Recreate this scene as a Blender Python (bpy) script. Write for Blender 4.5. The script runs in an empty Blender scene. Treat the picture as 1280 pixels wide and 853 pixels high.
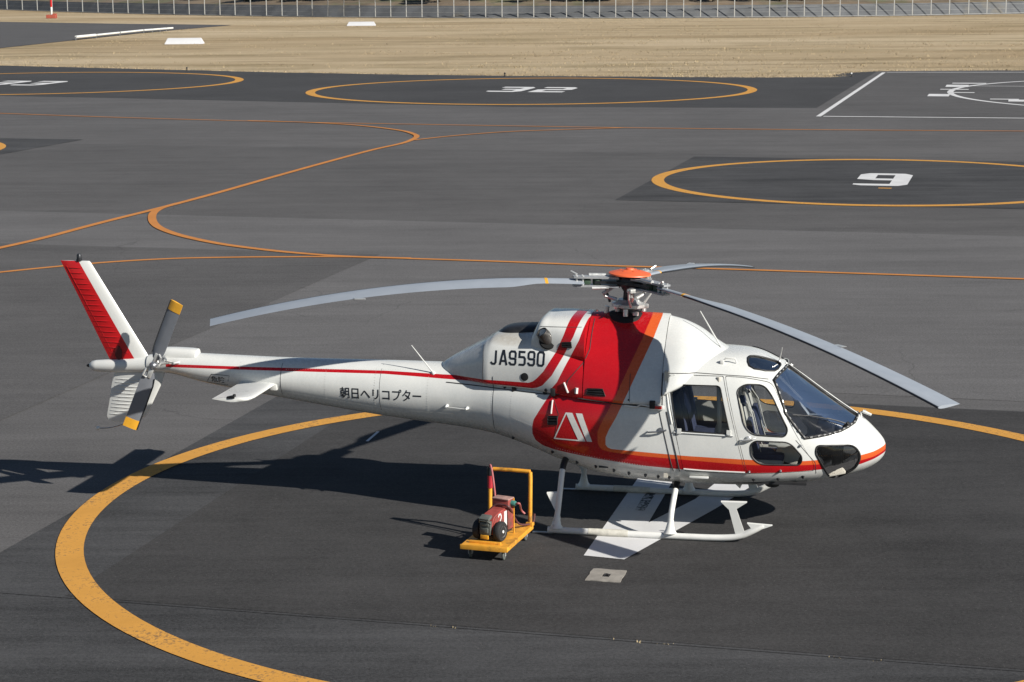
import bpy, bmesh, math, random
from mathutils import Vector, Matrix
from mathutils.bvhtree import BVHTree
random.seed(7)
R = math.radians
S = bpy.context.scene
C = S.collection

# ------------------------------------------------------------------ camera
cam = bpy.data.cameras.new('camera'); cam.sensor_width = 36.0; cam.lens = 2514.93 / 1280 * 36
cam.clip_start = 0.5; cam.clip_end = 5000
co = bpy.data.objects.new('camera', cam); C.objects.link(co); S.camera = co
_p, _r = 0.182711954, -0.00721324
_u0 = Vector((0, math.sin(_p), math.cos(_p))); _f0 = Vector((0, math.cos(_p), -math.sin(_p))); _r0 = Vector((1, 0, 0))
_ax = math.cos(_r) * _r0 + math.sin(_r) * _u0
_ay = -math.sin(_r) * _r0 + math.cos(_r) * _u0
co.matrix_world = Matrix(((_ax.x, _ay.x, -_f0.x, 0), (_ax.y, _ay.y, -_f0.y, 0), (_ax.z, _ay.z, -_f0.z, 7.007), (0, 0, 0, 1)))

# ------------------------------------------------------------------ sky and sun
SUN_TO = Vector((2.33, -1.635, 1.66)).normalized()          # towards the sun
elev = math.asin(SUN_TO.z); azim = math.atan2(SUN_TO.x, SUN_TO.y)
W = bpy.data.worlds.new('World'); S.world = W; W.use_nodes = True
wn = W.node_tree.nodes; wl = W.node_tree.links
bg = wn['Background']; bg.inputs[1].default_value = 0.05
sky = wn.new('ShaderNodeTexSky'); sky.sky_type = 'NISHITA'; sky.sun_disc = False
sky.sun_elevation = elev; sky.sun_rotation = azim
sky.altitude = 600; sky.air_density = 0.9; sky.dust_density = 0.3; sky.ozone_density = 1.0
wl.new(sky.outputs[0], bg.inputs[0])
sl = bpy.data.lights.new('sun', 'SUN'); sl.energy = 5.0; sl.angle = R(0.5); sl.color = (1.0, 0.955, 0.88)
so = bpy.data.objects.new('sun', sl); C.objects.link(so)
so.rotation_euler = SUN_TO.to_track_quat('Z', 'Y').to_euler()
S.view_settings.view_transform = 'Standard'; S.view_settings.look = 'None'
S.view_settings.exposure = 0.45; S.view_settings.gamma = 1.0

# ------------------------------------------------------------------ materials
class NT:
    """small helper: python arithmetic that writes shader nodes"""
    def __init__(s, name):
        s.m = bpy.data.materials.new(name); s.m.use_nodes = True
        s.n = s.m.node_tree.nodes; s.l = s.m.node_tree.links
        s.b = s.n['Principled BSDF']; s.out = s.n['Material Output']
    def new(s, t, **kw):
        n = s.n.new(t)
        for k, v in kw.items(): setattr(n, k, v)
        return n
    def put(s, sock, v):
        if isinstance(v, bpy.types.NodeSocket): s.l.new(v, sock)
        else: sock.default_value = v
    def math(s, op, a, b=0.0, c=0.0):
        n = s.new('ShaderNodeMath', operation=op)
        s.put(n.inputs[0], a); s.put(n.inputs[1], b); s.put(n.inputs[2], c)
        return n.outputs[0]
    def mix(s, f, a, b):
        n = s.new('ShaderNodeMix', data_type='RGBA')
        s.put(n.inputs[0], f); s.put(n.inputs[6], a if isinstance(a, bpy.types.NodeSocket) else (*a, 1)); s.put(n.inputs[7], b if isinstance(b, bpy.types.NodeSocket) else (*b, 1))
        return n.outputs[2]
    def coords(s, kind='Object', scale=(1, 1, 1), rot=(0, 0, 0)):
        t = s.new('ShaderNodeTexCoord'); m = s.new('ShaderNodeMapping')
        m.inputs['Scale'].default_value = scale; m.inputs['Rotation'].default_value = rot
        s.l.new(t.outputs[kind], m.inputs[0]); return m.outputs[0]
    def noise(s, co, scale, detail=4, rough=.55):
        n = s.new('ShaderNodeTexNoise'); n.inputs['Scale'].default_value = scale
        n.inputs['Detail'].default_value = detail; n.inputs['Roughness'].default_value = rough
        s.l.new(co, n.inputs['Vector']); return n.outputs[0]
    def ramp(s, v, a, b, lo=0.0, hi=1.0):
        n = s.new('ShaderNodeMapRange'); n.clamp = True
        s.put(n.inputs[0], v)
        for i, x in enumerate((a, b, lo, hi)): n.inputs[1 + i].default_value = x
        return n.outputs[0]
    def curve(s, v, pts):
        """piecewise linear y = f(x) through pts"""
        x0, x1 = pts[0][0], pts[-1][0]
        ys = [p[1] for p in pts]; y0, y1 = min(ys), max(ys)
        if y1 - y0 < 1e-6: y1 = y0 + 1
        n = s.new('ShaderNodeFloatCurve'); cv = n.mapping.curves[0]
        q = [((p[0] - x0) / (x1 - x0), (p[1] - y0) / (y1 - y0)) for p in pts]
        while len(cv.points) < len(q): cv.points.new(.5, .5)
        for pt, xy in zip(cv.points, q): pt.location = xy; pt.handle_type = 'VECTOR'
        n.mapping.update()
        s.l.new(s.ramp(v, x0, x1), n.inputs['Value'])
        return s.math('MULTIPLY_ADD', n.outputs[0], y1 - y0, y0)
    def bump(s, h, strength=.2, dist=.01):
        n = s.new('ShaderNodeBump'); n.inputs['Strength'].default_value = strength; n.inputs['Distance'].default_value = dist
        s.l.new(h, n.inputs['Height']); s.l.new(n.outputs[0], s.b.inputs['Normal'])

def simple(name, col, rough=.5, metal=0.0, spec=.5, var=.10, scale=14.0, coat=0.0, bump=0.0, dirt=None):
    t = NT(name); b = t.b
    co_ = t.coords('Object')
    n = t.noise(co_, scale, 5)
    lo = tuple(max(0, c * (1 - var)) for c in col); hi = tuple(min(1, c * (1 + var)) for c in col)
    c = t.mix(t.ramp(n, .3, .7), lo, hi)
    if dirt:
        d = t.noise(co_, scale * .35, 8, .7)
        c = t.mix(t.ramp(d, dirt[1], dirt[1] + .12, 0, dirt[2]), c, dirt[0])
    t.l.new(c, b.inputs['Base Color'])
    t.l.new(t.ramp(n, .2, .8, max(.02, rough - .08), min(1, rough + .08)), b.inputs['Roughness'])
    b.inputs['Metallic'].default_value = metal
    b.inputs['Specular IOR Level'].default_value = spec
    b.inputs['Coat Weight'].default_value = coat; b.inputs['Coat Roughness'].default_value = .08
    if bump: t.bump(t.noise(co_, scale * 6, 4), bump, .01)
    return t.m

WHITE = (.65, .655, .63); RED = (.47, .007, .011); ORANGE = (.72, .125, .030)
M = {}
M['white'] = simple('white_paint', WHITE, .30, coat=.3, var=.03, scale=3)
M['white_worn'] = simple('worn_white_paint', (.70, .70, .67), .42, var=.05, scale=8, dirt=((.16, .13, .09), .60, .75))
M['red'] = simple('red_paint', (.52, .009, .012), .32, coat=.3, var=.06, scale=4)
M['orange'] = simple('orange_paint', (.74, .135, .045), .45, var=.07, scale=9)
M['black'] = simple('black_rubber', (.012, .012, .013), .55, var=.2)
M['seam'] = simple('dark_seam', (.03, .03, .032), .7, var=.2)
M['letter'] = simple('black_lettering', (.012, .015, .022), .4, var=.05)
M['greymetal'] = simple('grey_metal', (.30, .31, .33), .38, metal=.8, var=.18, scale=20)
M['darkmetal'] = simple('dark_metal', (.045, .047, .052), .42, metal=.6, var=.25, scale=18)
M['bright'] = simple('light_alloy', (.62, .62, .60), .33, metal=.55, var=.15, scale=25)
M['exhaust'] = simple('burnt_exhaust_steel', (.13, .125, .12), .42, metal=.85, var=.4, scale=10)
M['hole_black'] = simple('opening_black', (.006, .006, .006), .8, var=.2)  # black for dark openings, their inner shade held in the colour
M['blade'] = simple('blade_grey', (.30, .33, .37), .36, var=.05, scale=5)
M['bladedark'] = simple('tail_blade_grey', (.17, .18, .20), .40, var=.07, scale=7)
M['leading'] = simple('leading_edge_steel', (.05, .052, .058), .35, metal=.5, var=.1)
M['yellow'] = simple('yellow_paint', (.72, .36, .03), .42, var=.06)
M['navy'] = simple('navy_cloth', (.030, .037, .075), .9, var=.2, scale=30, bump=.2)
M['beige'] = simple('beige_trim', (.52, .49, .42), .65, var=.06)
M['panel'] = simple('black_panel', (.02, .02, .022), .6, var=.2)
M['cart'] = simple('yellow_cart_paint', (.70, .32, .03), .55, var=.16, scale=9, dirt=((.13, .065, .025), .54, .8))
M['gpured'] = simple('faded_red_enamel', (.30, .055, .045), .6, var=.25, scale=10, dirt=((.11, .06, .05), .50, .75))
M['gpugrey'] = simple('dull_grey_plastic', (.10, .11, .10), .6, var=.2)
M['tyre'] = simple('tyre_rubber', (.018, .018, .019), .75, var=.25, bump=.2)
M['cable'] = simple('pink_cable', (.42, .13, .13), .5, var=.15)
M['strap'] = simple('red_tape', (.38, .02, .03), .5)
M['teal'] = simple('teal_plug', (.05, .19, .16), .5)
M['lens_red'] = simple('red_lamp_lens', (.55, .015, .012), .12, spec=.8, var=.05)
M['lens_clear'] = simple('clear_lamp_lens', (.75, .75, .72), .08, spec=.8, var=.05)
M['concrete'] = simple('old_concrete', (.27, .25, .22), .85, var=.18, scale=9, bump=.4, dirt=((.09, .08, .07), .6, .7))

def glass_mat(name, tint, rough=.02, gain=1.3):
    t = NT(name)
    tr = t.new('ShaderNodeBsdfTransparent'); tr.inputs[0].default_value = (*tint, 1)
    gl = t.new('ShaderNodeBsdfGlossy'); gl.inputs[0].default_value = (1, 1, 1, 1); gl.inputs['Roughness'].default_value = rough
    fr = t.new('ShaderNodeFresnel'); fr.inputs[0].default_value = 1.5
    cx = t.coords('Object'); nz = t.noise(cx, 2.2, 2)
    bp = t.new('ShaderNodeBump'); bp.inputs['Strength'].default_value = .03; bp.inputs['Distance'].default_value = .05
    t.l.new(nz, bp.inputs['Height']); t.l.new(bp.outputs[0], gl.inputs['Normal'])
    f2 = t.math('MULTIPLY', fr.outputs[0], gain)
    mx = t.new('ShaderNodeMixShader'); t.l.new(f2, mx.inputs[0]); t.l.new(tr.outputs[0], mx.inputs[1]); t.l.new(gl.outputs[0], mx.inputs[2])
    t.l.new(mx.outputs[0], t.out.inputs[0]); t.n.remove(t.b)
    return t.m
M['glass'] = glass_mat('side_window_acrylic', (.88, .90, .90), .02, 1.0)
M['windscreen'] = glass_mat('windscreen_acrylic', (.74, .79, .86), .02, .9)
M['darkglass'] = glass_mat('tinted_roof_acrylic', (.10, .12, .15), .10, .5)

# ------------------------------------------------------------------ object helpers
def link(name, me, mat=None, parent=None, smooth=False, kind=None, label=None, cat=None, group=None):
    o = bpy.data.objects.new(name, me); C.objects.link(o)
    if mat:
        for m in (mat if isinstance(mat, (list, tuple)) else [mat]): me.materials.append(m)
    if parent: o.parent = parent
    if smooth:
        me.polygons.foreach_set('use_smooth', [True] * len(me.polygons))
        try: me.set_sharp_from_angle(angle=R(smooth if smooth is not True else 40))
        except Exception: pass
    if kind: o['kind'] = kind
    if label: o['label'] = label
    if cat: o['category'] = cat
    if group: o['group'] = group
    return o
def empty(name, loc=(0, 0, 0), rz=0, label=None, cat=None, group=None, parent=None):
    o = bpy.data.objects.new(name, None); C.objects.link(o); o.location = loc; o.rotation_euler = (0, 0, rz)
    o.empty_display_size = .2
    if label: o['label'] = label
    if cat: o['category'] = cat
    if group: o['group'] = group
    if parent: o.parent = parent
    return o
def bm_obj(name, bm, mat=None, parent=None, smooth=False, normals=True, **kw):
    if normals: bmesh.ops.recalc_face_normals(bm, faces=bm.faces)
    me = bpy.data.meshes.new(name); bm.to_mesh(me); bm.free()
    return link(name, me, mat, parent, smooth, **kw)
def bx(bm, c, s, rot=None, bevel=0.0, mi=0):
    """box, centre c, full size s"""
    m = Matrix.Translation(c) @ (rot.to_4x4() if rot else Matrix()) @ Matrix.Diagonal((*s, 1))
    t = bmesh.new(); bmesh.ops.create_cube(t, size=1, matrix=m)
    if bevel:
        bmesh.ops.bevel(t, geom=t.edges[:], offset=bevel, segments=2, affect='EDGES', profile=.6)
    merge(bm, t, mi)
def merge(bm, t, mi=0):
    vm = {v: bm.verts.new(v.co) for v in t.verts}
    for f in t.faces:
        try:
            g = bm.faces.new([vm[v] for v in f.verts]); g.material_index = mi; g.smooth = f.smooth
        except ValueError: pass
    t.free()
def frame_of(d):
    d = Vector(d).normalized(); up = Vector((0, 0, 1)) if abs(d.z) < .95 else Vector((1, 0, 0))
    a = d.cross(up).normalized(); b = a.cross(d).normalized(); return d, a, b
def tube(bm, pts, rad, n=10, closed=False, caps=True, mi=0, flat=1.0):
    """tube through pts; rad number or list; flat scales the second axis"""
    P = [Vector(p) for p in pts]; k = len(P)
    rr = rad if isinstance(rad, (list, tuple)) else [rad] * k
    rings = []; prev = None
    for i, p in enumerate(P):
        if closed: d = P[(i + 1) % k] - P[i - 1]
        else: d = P[min(i + 1, k - 1)] - P[max(i - 1, 0)]
        d.normalize()
        if prev is None: _, a, b = frame_of(d)
        else:
            a = prev - d * prev.dot(d)
            a = a.normalized() if a.length > 1e-6 else frame_of(d)[1]
            b = a.cross(d).normalized()
        prev = a
        rings.append([bm.verts.new(p + rr[i] * (math.cos(2 * math.pi * j / n) * a + flat * math.sin(2 * math.pi * j / n) * b)) for j in range(n)])
    m = k if closed else k - 1
    for i in range(m):
        A, B = rings[i], rings[(i + 1) % k]
        for j in range(n):
            f = bm.faces.new((A[j], A[(j + 1) % n], B[(j + 1) % n], B[j])); f.material_index = mi
    if caps and not closed:
        f = bm.faces.new(rings[0][::-1]); f.material_index = mi
        f = bm.faces.new(rings[-1]); f.material_index = mi
def lathe(bm, prof, org=(0, 0, 0), axis=(0, 0, 1), n=24, mi=0):
    d, a, b = frame_of(axis); o = Vector(org); rings = []
    for r, h in prof:
        if r < 1e-5: rings.append([bm.verts.new(o + d * h)])
        else: rings.append([bm.verts.new(o + d * h + r * (math.cos(2 * math.pi * j / n) * a + math.sin(2 * math.pi * j / n) * b)) for j in range(n)])
    for A, B in zip(rings, rings[1:]):
        for j in range(n):
            q = [A[j % len(A)], A[(j + 1) % len(A)], B[(j + 1) % len(B)], B[j % len(B)]]
            u = []
            for v in q:
                if v not in u: u.append(v)
            if len(u) > 2:
                try: f = bm.faces.new(u); f.material_index = mi
                except ValueError: pass
    if len(rings[0]) > 1: bm.faces.new(rings[0][::-1]).material_index = mi
    if len(rings[-1]) > 1: bm.faces.new(rings[-1]).material_index = mi
def cr(P, t):
    """Catmull-Rom through tuples P at parameter t"""
    n = len(P) - 1; i = min(int(t), n - 1); f = t - i
    p0, p1, p2, p3 = P[max(i - 1, 0)], P[i], P[i + 1], P[min(i + 2, n)]
    return [.5 * (2 * b + (c - a) * f + (2 * a - 5 * b + 4 * c - d) * f * f + (3 * b - a - 3 * c + d) * f ** 3) for a, b, c, d in zip(p0, p1, p2, p3)]
def spline(P, per=8):
    return [Vector(cr(P, i / per)) for i in range((len(P) - 1) * per + 1)]
def rounded(pts, rad, seg=5):
    """2-D polygon with rounded corners; rad number or list"""
    out = []; n = len(pts)
    for i in range(n):
        p = Vector(pts[i]); a = Vector(pts[i - 1]) - p; b = Vector(pts[(i + 1) % n]) - p
        r = rad[i] if isinstance(rad, (list, tuple)) else rad
        r = min(r, a.length * .48, b.length * .48)
        if r < 1e-4: out.append(tuple(p)); continue
        A = p + a.normalized() * r; B = p + b.normalized() * r
        for k in range(seg + 1):
            t = k / seg; q = A * (1 - t) ** 2 + p * 2 * t * (1 - t) + B * t * t
            out.append(tuple(q))
    return out

# ------------------------------------------------------------------ helicopter shells (x forward from the mast, y to port, z up)
def sp(v, e): return math.copysign(abs(v) ** e, v)
def ring_pts(st, N):
    x, zb, zt, hw, zm, nu, nd = st; out = []
    for j in range(N):
        a = 2 * math.pi * j / N; c, s = math.cos(a), math.sin(a); n = nu if s >= 0 else nd
        out.append(Vector((x, hw * sp(c, 2 / n), zm + ((zt - zm) if s >= 0 else (zm - zb)) * sp(s, 2 / n))))
    return out
def loft(bm, sts, N=72, per=8, flip=False, mi=0):
    k = (len(sts) - 1) * per; rings = []
    for i in range(k + 1):
        rings.append([bm.verts.new(p) for p in ring_pts(cr(sts, i / per), N)])
    fs = []
    for A, B in zip(rings, rings[1:]):
        for j in range(N): fs.append(bm.faces.new((A[j], A[(j + 1) % N], B[(j + 1) % N], B[j])))
    fs.append(bm.faces.new(rings[0][::-1])); fs.append(bm.faces.new(rings[-1]))
    for f in fs: f.material_index = mi
    return fs
FUS = [  # x, z bottom, z top, half width, z of widest, exponents up / down
    (3.245, .99, 1.075, .05, 1.04, 2.0, 2.0),
    (3.215, .92, 1.145, .14, 1.04, 2.0, 2.0),
    (3.13, .835, 1.245, .28, 1.04, 2.0, 2.0),
    (2.98, .755, 1.385, .43, 1.04, 2.0, 2.1),
    (2.78, .69, 1.515, .565, 1.04, 2.0, 2.2),
    (2.55, .645, 1.67, .675, 1.05, 2.05, 2.4),
    (2.30, .62, 1.85, .77, 1.06, 2.2, 2.7),
    (2.06, .605, 2.02, .84, 1.08, 2.4, 2.9),
    (1.86, .59, 2.135, .885, 1.10, 2.6, 3.0),
    (1.55, .58, 2.235, .925, 1.12, 2.8, 3.1),
    (1.05, .57, 2.265, .94, 1.14, 2.9, 3.1),
    (.55, .575, 2.26, .94, 1.16, 2.9, 3.1),
    (.05, .605, 2.12, .935, 1.20, 2.9, 3.0),
    (-.40, .665, 2.00, .92, 1.25, 2.9, 2.8),
    (-.85, .785, 1.92, .84, 1.32, 2.8, 2.6),
    (-1.25, .915, 1.90, .73, 1.40, 2.6, 2.3),
    (-1.70, 1.04, 1.93, .585, 1.46, 2.3, 2.1),
    (-2.10, 1.10, 1.95, .485, 1.51, 2.1, 2.0),
    (-2.60, 1.15, 1.955, .415, 1.55, 2.0, 2.0),
    (-3.40, 1.235, 1.955, .365, 1.60, 2.0, 2.0),
    (-4.60, 1.40, 1.95, .285, 1.68, 2.0, 2.0),
    (-5.70, 1.57, 1.97, .20, 1.77, 2.0, 2.0),
    (-6.20, 1.68, 1.975, .16, 1.82, 2.0, 2.0),
    (-6.55, 1.70, 1.93, .12, 1.815, 2.0, 2.0)]
COW = [
    (-2.49, 1.78, 1.94, .12, 1.86, 2.4, 2.0),
    (-2.42, 1.75, 2.00, .20, 1.86, 2.6, 2.0),
    (-2.30, 1.74, 2.075, .28, 1.86, 2.9, 2.0),
    (-2.10, 1.73, 2.185, .395, 1.85, 3.2, 2.0),
    (-1.90, 1.72, 2.295, .505, 1.84, 3.4, 2.0),
    (-1.80, 1.715, 2.355, .55, 1.83, 3.5, 2.0),
    (-1.66, 1.71, 2.41, .575, 1.82, 3.4, 2.0),
    (-1.20, 1.68, 2.445, .66, 1.80, 3.2, 2.0),
    (-.85, 1.66, 2.47, .77, 1.76, 2.45, 2.0),
    (-.50, 1.64, 2.50, .86, 1.72, 1.85, 2.0)]
TRN = [
    (-.49, 1.64, 2.675, .862, 1.72, 1.65, 2.0),
    (-.25, 1.62, 2.69, .905, 1.71, 1.50, 2.0),
    (.0, 1.61, 2.695, .935, 1.70, 1.42, 2.0),
    (.25, 1.61, 2.69, .945, 1.70, 1.42, 2.0),
    (.50, 1.61, 2.68, .945, 1.70, 1.42, 2.0)]
FRT = [
    (.508, 1.75, 2.655, .93, 1.80, 1.42, 2.0),
    (.70, 1.80, 2.60, .86, 1.90, 1.6, 2.0),
    (.90, 1.9, 2.495, .72, 2.00, 1.85, 2.0),
    (1.08, 2.0, 2.355, .54, 2.08, 2.0, 2.0),
    (1.26, 2.05, 2.255, .36, 2.12, 2.0, 2.0),
    (1.45, 2.1, 2.20, .18, 2.15, 2.0, 2.0)]
HMP = [
    (-1.20, 2.12, 2.46, .545, 2.26, 4.6, 2.0),
    (-1.10, 2.10, 2.64, .575, 2.26, 4.6, 2.0),
    (-.95, 2.08, 2.665, .61, 2.25, 4.0, 2.0),
    (-.72, 2.06, 2.67, .665, 2.24, 3.4, 2.0),
    (-.497, 2.04, 2.67, .715, 2.22, 2.8, 2.0)]
def bvh_of(*lofts):
    bm = bmesh.new()
    for l in lofts: loft(bm, l)
    bmesh.ops.recalc_face_normals(bm, faces=bm.faces); bm.normal_update(); t = BVHTree.FromBMesh(bm); bm.free(); return t
BODY = bvh_of(FUS, COW, TRN, FRT, HMP)
BFUS = bvh_of(FUS)

# ------------------------------------------------------------------ helicopter livery (paint laid out in the aircraft's own x / z)
def livery():
    t = NT('livery_paint'); b = t.b
    tc = t.new('ShaderNodeTexCoord'); sx = t.new('ShaderNodeSeparateXYZ'); t.l.new(tc.outputs['Object'], sx.inputs[0])
    x, y, z = sx.outputs
    gt = lambda a, c: t.math('GREATER_THAN', a, c); lt = lambda a, c: t.math('LESS_THAN', a, c)
    AND = lambda a, c: t.math('MULTIPLY', a, c); OR = lambda a, c: t.math('MAXIMUM', a, c)
    fL = t.curve(z, [(.85, -.3), (.97, -.36), (1.0, -.72), (1.03, -.9), (1.06, -1.03), (1.12, -1.12), (1.215, -1.157), (1.31, -1.155), (1.40, -1.135), (1.54, -1.05), (1.74, -.925), (1.80,-.915),(1.897,-.832),(2.135,-.716),(2.423,-.566),(2.67,-.49)])
    gB = t.curve(x, [(-1.2, 1.20), (-1.1, 1.075), (-.92, 1.03), (-.37, .968), (.24, .897), (.79, .868), (1.54, .846), (2.2, .868), (2.5, .882), (2.94, .905), (3.10, .945), (3.25, 1.0)])
    fO = t.curve(z, [(1.189, -.291), (1.313, -.291), (1.40, -.258), (1.52, -.195), (1.79, -.06), (2.13, .082), (2.425, .205), (2.66, .283)])
    gR = t.curve(x, [(-.291, 1.189), (-.275, 1.13), (-.242, 1.09), (-.16, 1.065), (-.06, 1.052), (.244, 1.026), (.795, 1.0), (1.538, .962), (2.265, .952), (2.94, .958), (3.10, .98), (3.25, 1.03)])
    fW = t.curve(z, [(1.13, -.19), (1.246, -.189), (1.35, -.145), (1.504, -.06), (1.838, .092), (2.229, .257), (2.453, .350), (2.66, .411)])
    gW = t.curve(x, [(-.19, 1.153), (-.165, 1.12), (-.12, 1.10), (.043, 1.09), (.8, 1.051), (1.537, 1.03), (2.265, 1.005), (2.94, 1.028), (3.10, 1.05), (3.25, 1.09)])
    s1 = t.curve(z, [(1.845, -1.40), (1.852, -1.22), (1.875, -1.16), (1.92, -1.105), (2.012, -1.02), (2.266, -.862), (2.479, -.768), (2.67, -.709)])
    s2 = t.curve(z, [(1.785, -1.17), (1.80, -1.10), (1.836, -1.03), (1.972, -.905), (2.255, -.745), (2.468, -.640), (2.67, -.572)])
    white = AND(gt(x, fW), gt(z, gW))
    orange = AND(gt(x, fO), gt(z, gR))
    red = AND(gt(x, fL), gt(z, gB))
    bt = t.curve(x, [(-6.3, 1.842), (-4.86, 1.852), (-3.2, 1.866), (-2.42, 1.85), (-1.8, 1.852), (-1.15, 1.853)])
    bb = t.curve(x, [(-6.3, 1.80), (-4.86, 1.815), (-3.2, 1.83), (-2.42, 1.803), (-1.8, 1.795), (-1.15, 1.785)])
    line = AND(AND(gt(z, bb), lt(z, bt)), AND(gt(x, -6.26), lt(x, -1.17)))
    slash = AND(AND(gt(x, s1), lt(x, s2)), gt(z, 1.785))
    co_ = t.coords('Object')
    n1 = t.noise(co_, 3.0, 6, .6); n2 = t.noise(co_, 22, 5, .6)
    wht = t.mix(t.ramp(n1, .35, .7), (.655, .66, .635), (.60, .61, .59))
    # exhaust staining round the pipes and oily film on the lower tail cone
    def blob(cx, cz, rx, rz):
        dx = t.math('DIVIDE', t.math('SUBTRACT', x, cx), rx); dz = t.math('DIVIDE', t.math('SUBTRACT', z, cz), rz)
        d = t.math('ADD', t.math('MULTIPLY', dx, dx), t.math('MULTIPLY', dz, dz))
        return t.ramp(d, 1, 0, 0, 1)
    st = t.math('MULTIPLY', blob(-1.52, 2.37, .34, .09), t.ramp(n2, .2, .7, .4, 1))
    wht = t.mix(t.math('MULTIPLY', st, .62), wht, (.22, .17, .10))
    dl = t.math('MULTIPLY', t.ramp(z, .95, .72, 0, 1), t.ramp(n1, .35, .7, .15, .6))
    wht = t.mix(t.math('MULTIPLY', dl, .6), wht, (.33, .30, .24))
    sc = t.math('MULTIPLY', t.ramp(t.noise(t.coords('Object', (1, 1, 5)), 9, 9, .75), .60, .72), .30)
    wht = t.mix(sc, wht, (.40, .38, .33))
    rd = t.mix(t.ramp(n1, .3, .7), (.44, .006, .010), (.38, .006, .010))
    og = t.mix(t.ramp(n1, .3, .7), (.66, .11, .024), (.60, .095, .022))
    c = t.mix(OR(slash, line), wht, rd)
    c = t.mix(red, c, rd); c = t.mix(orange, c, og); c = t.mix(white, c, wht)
    t.l.new(c, b.inputs['Base Color'])
    t.l.new(t.ramp(n2, .3, .7, .20, .34), b.inputs['Roughness'])
    b.inputs['Coat Weight'].default_value = .25; b.inputs['Coat Roughness'].default_value = .06
    t.bump(t.noise(t.coords('Object', (1, 1, .6)), 2.6, 2, .4), .10, .05)
    return t.m
M['livery'] = livery()

HELI = empty('helicopter', (1.528, 25.38, 0), -0.19628,
             'white and red helicopter with orange stripes parked on the near landing pad', 'helicopter')
STUFF_PARTS = ('fastener_strip', 'rivet_row', 'grille_bar')
APART = ('cowl_latch', 'cowl_fitting', 'hinge_stud', 'belly_cleat', 'gauge', 'scissors_link', 'sleeve_bolt', 'pitch_change_lever', 'rudder_pedals', 'seat_harness', 'fin_access_cover', 'frequency_adapter', 'panel_bolt')
def islands(bm):
    """connected pieces, pieces whose boxes touch taken together"""
    left = set(bm.verts); out = []
    while left:
        st = [left.pop()]; g = set(st)
        while st:
            v = st.pop()
            for e in v.link_edges:
                w = e.other_vert(v)
                if w in left: left.discard(w); g.add(w); st.append(w)
        out.append(g)
    box = lambda g: ([min(v.co[i] for v in g) - .002 for i in range(3)], [max(v.co[i] for v in g) + .002 for i in range(3)])
    B = [[g, *box(g)] for g in out]; ch = True
    while ch:
        ch = False
        for i in range(len(B)):
            for j in range(i + 1, len(B)):
                if all(B[i][1][k] <= B[j][2][k] and B[j][1][k] <= B[i][2][k] for k in range(3)):
                    g = B[i][0] | B[j][0]; B[i] = [g, *box(g)]; del B[j]; ch = True; break
            if ch: break
    return [b[0] for b in B]
def hp(name, bm, mat, parent=None, smooth=40, **kw):
    if name in APART:
        G = islands(bm)
        if len(G) > 1:
            for g in G:
                t = bmesh.new(); vm = {v: t.verts.new(v.co) for v in bm.verts if v in g}
                for f in bm.faces:
                    if f.verts[0] in g: t.faces.new([vm[v] for v in f.verts])
                o = bm_obj(name, t, mat, parent or HELI, smooth, **kw)
            bm.free(); return o
    o = bm_obj(name, bm, mat, parent or HELI, smooth, **kw)
    if name in STUFF_PARTS: o['kind'] = 'stuff'
    return o

# ---- boolean helper: returns a new mesh, no operators
def boolean(me, cutters, op):
    o = bpy.data.objects.new('work', me); C.objects.link(o); tmp = [o]
    for cm in cutters:
        k = bpy.data.objects.new('work_cutter', cm); C.objects.link(k); tmp.append(k)
        md = o.modifiers.new('b', 'BOOLEAN'); md.object = k; md.operation = op; md.solver = 'EXACT'
    dg = bpy.context.evaluated_depsgraph_get(); dg.update()
    r = bpy.data.meshes.new_from_object(o.evaluated_get(dg), depsgraph=dg)
    for q in tmp: bpy.data.objects.remove(q)
    return r
def prism(pts, vec0, vec1):
    """closed prism: pts (3-D) swept from pts+vec0 to pts+vec1"""
    bm = bmesh.new(); n = len(pts)
    A = [bm.verts.new(Vector(p) + vec0) for p in pts]; B = [bm.verts.new(Vector(p) + vec1) for p in pts]
    for i in range(n): bm.faces.new((A[i], A[(i + 1) % n], B[(i + 1) % n], B[i]))
    bmesh.ops.triangulate(bm, faces=[bm.faces.new(A[::-1]), bm.faces.new(B)])
    bmesh.ops.recalc_face_normals(bm, faces=bm.faces)
    me = bpy.data.meshes.new('prism'); bm.to_mesh(me); bm.free(); return me
def side_prism(xz, side, y0=.2, y1=1.3):
    p = [(a, 0, b) for a, b in xz]
    return prism(p, Vector((0, side * y0, 0)), Vector((0, side * y1, 0)))
def cast(x, z, side, tree=None):
    h = (tree or BODY).ray_cast(Vector((x, side * 3, z)), Vector((0, -side, 0)))
    if not h[0]: return Vector((x, 0, z)), Vector((0, side, 0))
    return h[0], (h[1] if h[1].y * side > 0 else -h[1])
def drape(bm, polys, side, off, tree=None, step=.06, mi=0):
    """lay flat x/z polygons onto the skin, off metres proud of it"""
    t = bmesh.new()
    for P in polys:
        try: f = t.faces.new([t.verts.new((p[0], 0, p[1])) for p in P])
        except ValueError: continue
    bmesh.ops.triangulate(t, faces=t.faces[:])
    xs = [v.co.x for v in t.verts]; zs = [v.co.z for v in t.verts]
    for ax, lo, hi in ((0, min(xs), max(xs)), (2, min(zs), max(zs))):
        k = math.ceil(lo / step)
        while k * step < hi:
            co = Vector(); no = Vector(); co[ax] = k * step; no[ax] = 1
            bmesh.ops.bisect_plane(t, geom=t.verts[:] + t.edges[:] + t.faces[:], plane_co=co, plane_no=no, dist=1e-5); k += 1
    for v in t.verts:
        p, n = cast(v.co.x, v.co.z, side, tree); v.co = p + n * off
    merge(bm, t, mi)
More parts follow.
